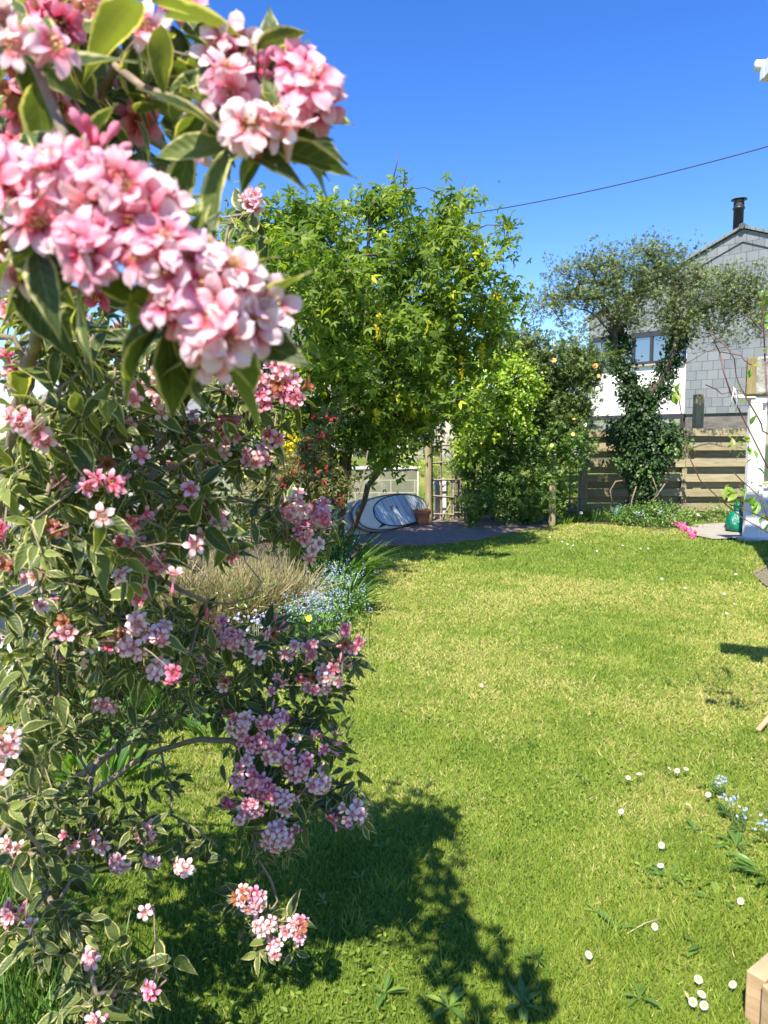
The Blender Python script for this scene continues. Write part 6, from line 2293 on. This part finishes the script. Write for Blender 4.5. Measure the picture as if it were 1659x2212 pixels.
PW = [((1330, 2010), .10, 9, 'plantain rosette on the lawn just left of the timber bed corner'), ((1450, 1900), .12, 10, 'large broad plantain rosette on the lawn at lower right'), ((1550, 1950), .11, 9, 'plantain rosette near the pair of daisies at the right'),
      ((1590, 1830), .12, 9, 'plantain rosette beside the right edge below the blue flowers'), ((1535, 1700), .09, 9, 'spiky plantain rosette beside the blue flowers'), ((1500, 1795), .08, 8, 'plantain rosette in the straw-coloured patch at right'),
      ((1290, 1975), .07, 8, 'small flat rosette left of the middle daisy'), ((1160, 2075), .07, 8, 'small broad rosette in sun right of the big shadow'), ((1130, 2175), .10, 9, 'wide-leaved rosette in shade at the bottom'),
      ((970, 2180), .12, 9, 'pale green rosette at the bottom in the big shadow'), ((830, 2150), .09, 9, 'leafy rosette in the big shadow near the bottom'), ((950, 1770), .06, 8, 'small leafy weed left of the straw patch'),
      ((930, 1690), .05, 8, 'little weed rosette in sunlit lawn centre'), ((1260, 1690), .06, 8, 'flat weed rosette at the lawn centre right'), ((1380, 2160), .10, 8, 'broad rosette beside the daisy group at the bottom'),
      ((1520, 2050), .12, 9, 'tall-leaved plantain above the daisy group'), ((1150, 1610), .05, 8, 'tiny weed rosette in mid lawn'), ((1460, 1640), .06, 8, 'rosette just left of the small row of daisies'), ((820, 1830), .05, 7, 'tiny rosette at the shadow top edge'),
      ((700, 1950), .06, 8, 'dark rosette in shade right of the hanging pink cluster'), ((780, 1900), .06, 7, 'low rosette inside the shadow near its top')]
for (pxy, ln, n_, lab_) in PW:
    mb = MB()
    c = G(*pxy)
    az = np.arange(n_) * 2.4 + rng.random() + rng.normal(size=n_) * .4
    d = norm(np.c_[np.cos(az), np.sin(az), .35 + .5 * rng.random(n_)])
    mb.inst(T_plant, c + (0, 0, .004), d, norm(np.c_[-np.cos(az) * .3, -np.sin(az) * .3, np.ones(n_)]), ln * .72 * (.5 + .6 * rng.random(n_)), np.clip(.62 + .2 * rng.normal(size=n_), 0, 1))
    tag(mb.build('lawn_weed', M['midgreen']), lab_, 'weed', 'broad-leaved weeds in the lawn')

DS = [((1272, 2063), 'lone daisy on the bottom lawn left of the daisy group'), ((1509, 2116), 'topmost daisy of the group beside the timber corner'), ((1583, 2127), 'daisy nearest the timber corner, tilted right'), ((1516, 2148), 'middle daisy of the group beside the timber corner'),
      ((1497, 2165), 'lower left daisy of the group beside the timber corner'), ((1521, 2172), 'lowest daisy of the group beside the timber corner'), ((1484, 2150), 'half-closed daisy at the left of the group by the timber corner'),
      ((1600, 1947), 'large daisy near the right edge under the plantains'), ((1586, 1918), 'half-turned daisy just above the large one near the right edge'), ((1415, 2002), 'small daisy standing in sun above the lone daisy'),
      ((1429, 1826), 'daisy at mid right with clear yellow eye, the upper of two'), ((1427, 1870), 'small round daisy straight below the mid right one'), ((1486, 1738), 'daisy below the row of three and left of the blue flowers'),
      ((1446, 1660), 'leftmost daisy of the row of three'), ((1463, 1665), 'middle daisy of the row of three'), ((1482, 1661), 'rightmost daisy of the row of three'), ((1381, 1672), 'faint daisy left of the row of three, upper one'), ((1357, 1680), 'faint daisy furthest left of the row of three'),
      ((1342, 1753), 'tiny white daisy head in bright grass left of centre right'), ((1530, 1717), 'pale daisy beside the blue flowers'), ((1552, 1722), 'narrow edge-on daisy just under the blue flowers')]
gdirs = norm(np.array((-.15, -.5, .85)))
dp = dw = None
for k, (pxy, lab_) in enumerate(DS):
    c = G(*pxy, .035)
    d = norm(gdirs + rng.normal(size=3) * .35)
    if 'edge-on' in lab_ or 'half-' in lab_:
        d = norm(np.array((.8, -.2, .6)))
    root = thing('daisy', lab_, 'daisy', 'daisies in the lawn')
    mb = MB()
    mb.inst(T_daisy, c, d, rand_dirs(1)[0], .0118 + .002 * rng.random(), 1.0)
    mb.build('petals', M['white_petal'], root)
    mb = MB()
    mb.lathe([(0.0, .004), (.0032, .0035), (.0048, .001), (.005, -.001)], c, 10, axis=d)
    mb.build('eye', M['daisy_eye'], root)
    mb = MB()
    b_ = c + rng.normal(size=3) * .01
    b_[2] = 0
    mb.tube([b_, (b_ + c) / 2, c - d * .001], .0010, 5)
    mb.build('stem', M['strap'], root)
    put(root, (c[0], c[1], 0))
FAR = [((1215, 1170), 'tiny daisy head on the far lawn, leftmost of the four near the round post'), ((1226, 1175), 'tiny daisy head on the far lawn, second of the four near the round post'), ((1188, 1160), 'tiny daisy head on the grass straight in front of the patio tip'),
       ((1238, 1178), 'tiny daisy head on the far lawn, rightmost of the four near the round post'), ((1290, 1190), 'tiny daisy head alone on the far lawn in front of the ivy-clad tree'), ((1430, 1250), 'tiny daisy head on mid lawn below the magenta flowers'),
       ((1480, 1270), 'tiny daisy head on mid lawn, left one of three towards the gravel bed'), ((1565, 1283), 'tiny daisy head on mid lawn, middle one of three towards the gravel bed'), ((1384, 1185), 'tiny daisy head before the green mound, left of a close pair'),
       ((1400, 1185), 'tiny daisy head before the green mound, right of a close pair'), ((1345, 1178), 'tiny daisy head before the stone path left of the green mound'), ((1590, 1240), 'tiny daisy head beside the timber edging of the gravel bed'),
       ((1588, 1305), 'tiny daisy head below the gravel bed, upper of two'), ((1570, 1325), 'tiny daisy head below the gravel bed, lower of two'), ((1040, 1480), 'single tiny daisy head in the open middle of the lawn')]
for (px, py), lab_ in FAR:
    c = G(px, py, .035)
    mb = MB()
    mb.inst(T_daisy, c, norm(gdirs + rng.normal(size=3) * .2), rand_dirs(1)[0], .012 if c[1] < 6 else .016, 1.0)
    o = mb.build('small_daisy', M['white_petal'])
    tag(o, lab_, 'daisy', 'tiny far daisies')

# blue flowers in the lawn, right
for (px, py, n_, lab_) in ((1560, 1685, 16, 'largest pale blue forget-me-not spray in the lawn at right'), (1573, 1722, 8, 'small blue spray just below the largest one'), (1590, 1728, 7, 'small blue spray right of its twin'), (1608, 1755, 8, 'blue spray near the dark shaded plant at the right edge'), (1650, 1775, 14, 'blue spray against the dark plant at the right edge')):
    t_ = thing('forget_me_not', lab_, 'flower', 'blue forget-me-nots at the right of the lawn')
    c = G(px, py, .08)
    mb = MB()
    mb.inst(T_disc, c + rng.normal(size=(n_, 3)) * .013, norm(rng.normal(size=(n_, 3)) * .5 + (0, -.5, .8)), rand_dirs(n_), .0058, rng.random(n_))
    mb.build('petals', M['blue'], t_)
    mb = MB()
    for _ in range(4):
        mb.tube([(c[0] + rng.normal() * .01, c[1] + rng.normal() * .01, 0), c + rng.normal(size=3) * .01], .001, 4)
    mb.inst(T_plant, np.tile(c * (1, 1, 0), (6, 1)), norm(np.c_[rng.normal(size=(6, 2)), np.full(6, .6)]), (0, 0, 1), .07, .4)
    mb.build('leaves', M['strap'], t_)
    put(t_, (c[0], c[1], 0))
clump('dark_tufted_plant', 'dark green tufted plant at the right edge beside the blue flowers', 'plant', G(1745, 1790), 110, .15, T_strap, 'strap', .9, (-.1, 0, 0), (.25, .25), 1.2, .10)
clump('long_leaved_weed', 'long blue-green thistly leaves at the right edge above the timber corner', 'weed', G(1690, 1900), 16, .16, T_plant, 'strap', .9, (-.5, -.1, -.2), (.6, .25), .7, .06)
for (px, py, lab_) in ((1255, 1240 + 590, 'dry straw stalk lying on the lawn right of the big shadow'),):
    a, b = G(1240, 1995, .02), G(1305, 1925, .03)
a, b = G(1262 + 0, 1985, .025), G(1335, 1955, .03)
mb = MB()
a, b = G(1290 + 200, 2022, .02), G(1608, 1610 + 370, .03)
a, b = G(2000 / 1.8227 + 760 * .3387, 2800 / 1.8227 + 1420 * .3387, .02), G(2000 / 1.8227 + 980 * .3387, 2800 / 1.8227 + 1320 * .3387, .03)
mb.tube([a, (a + b) / 2 + (0, 0, .008), b], .0018, 5, D=(0, 0, .8))
tag(mb.build('straw_stalk', M['straw']), 'dry pale stalk lying across the grass above the lone daisy', 'stalk')
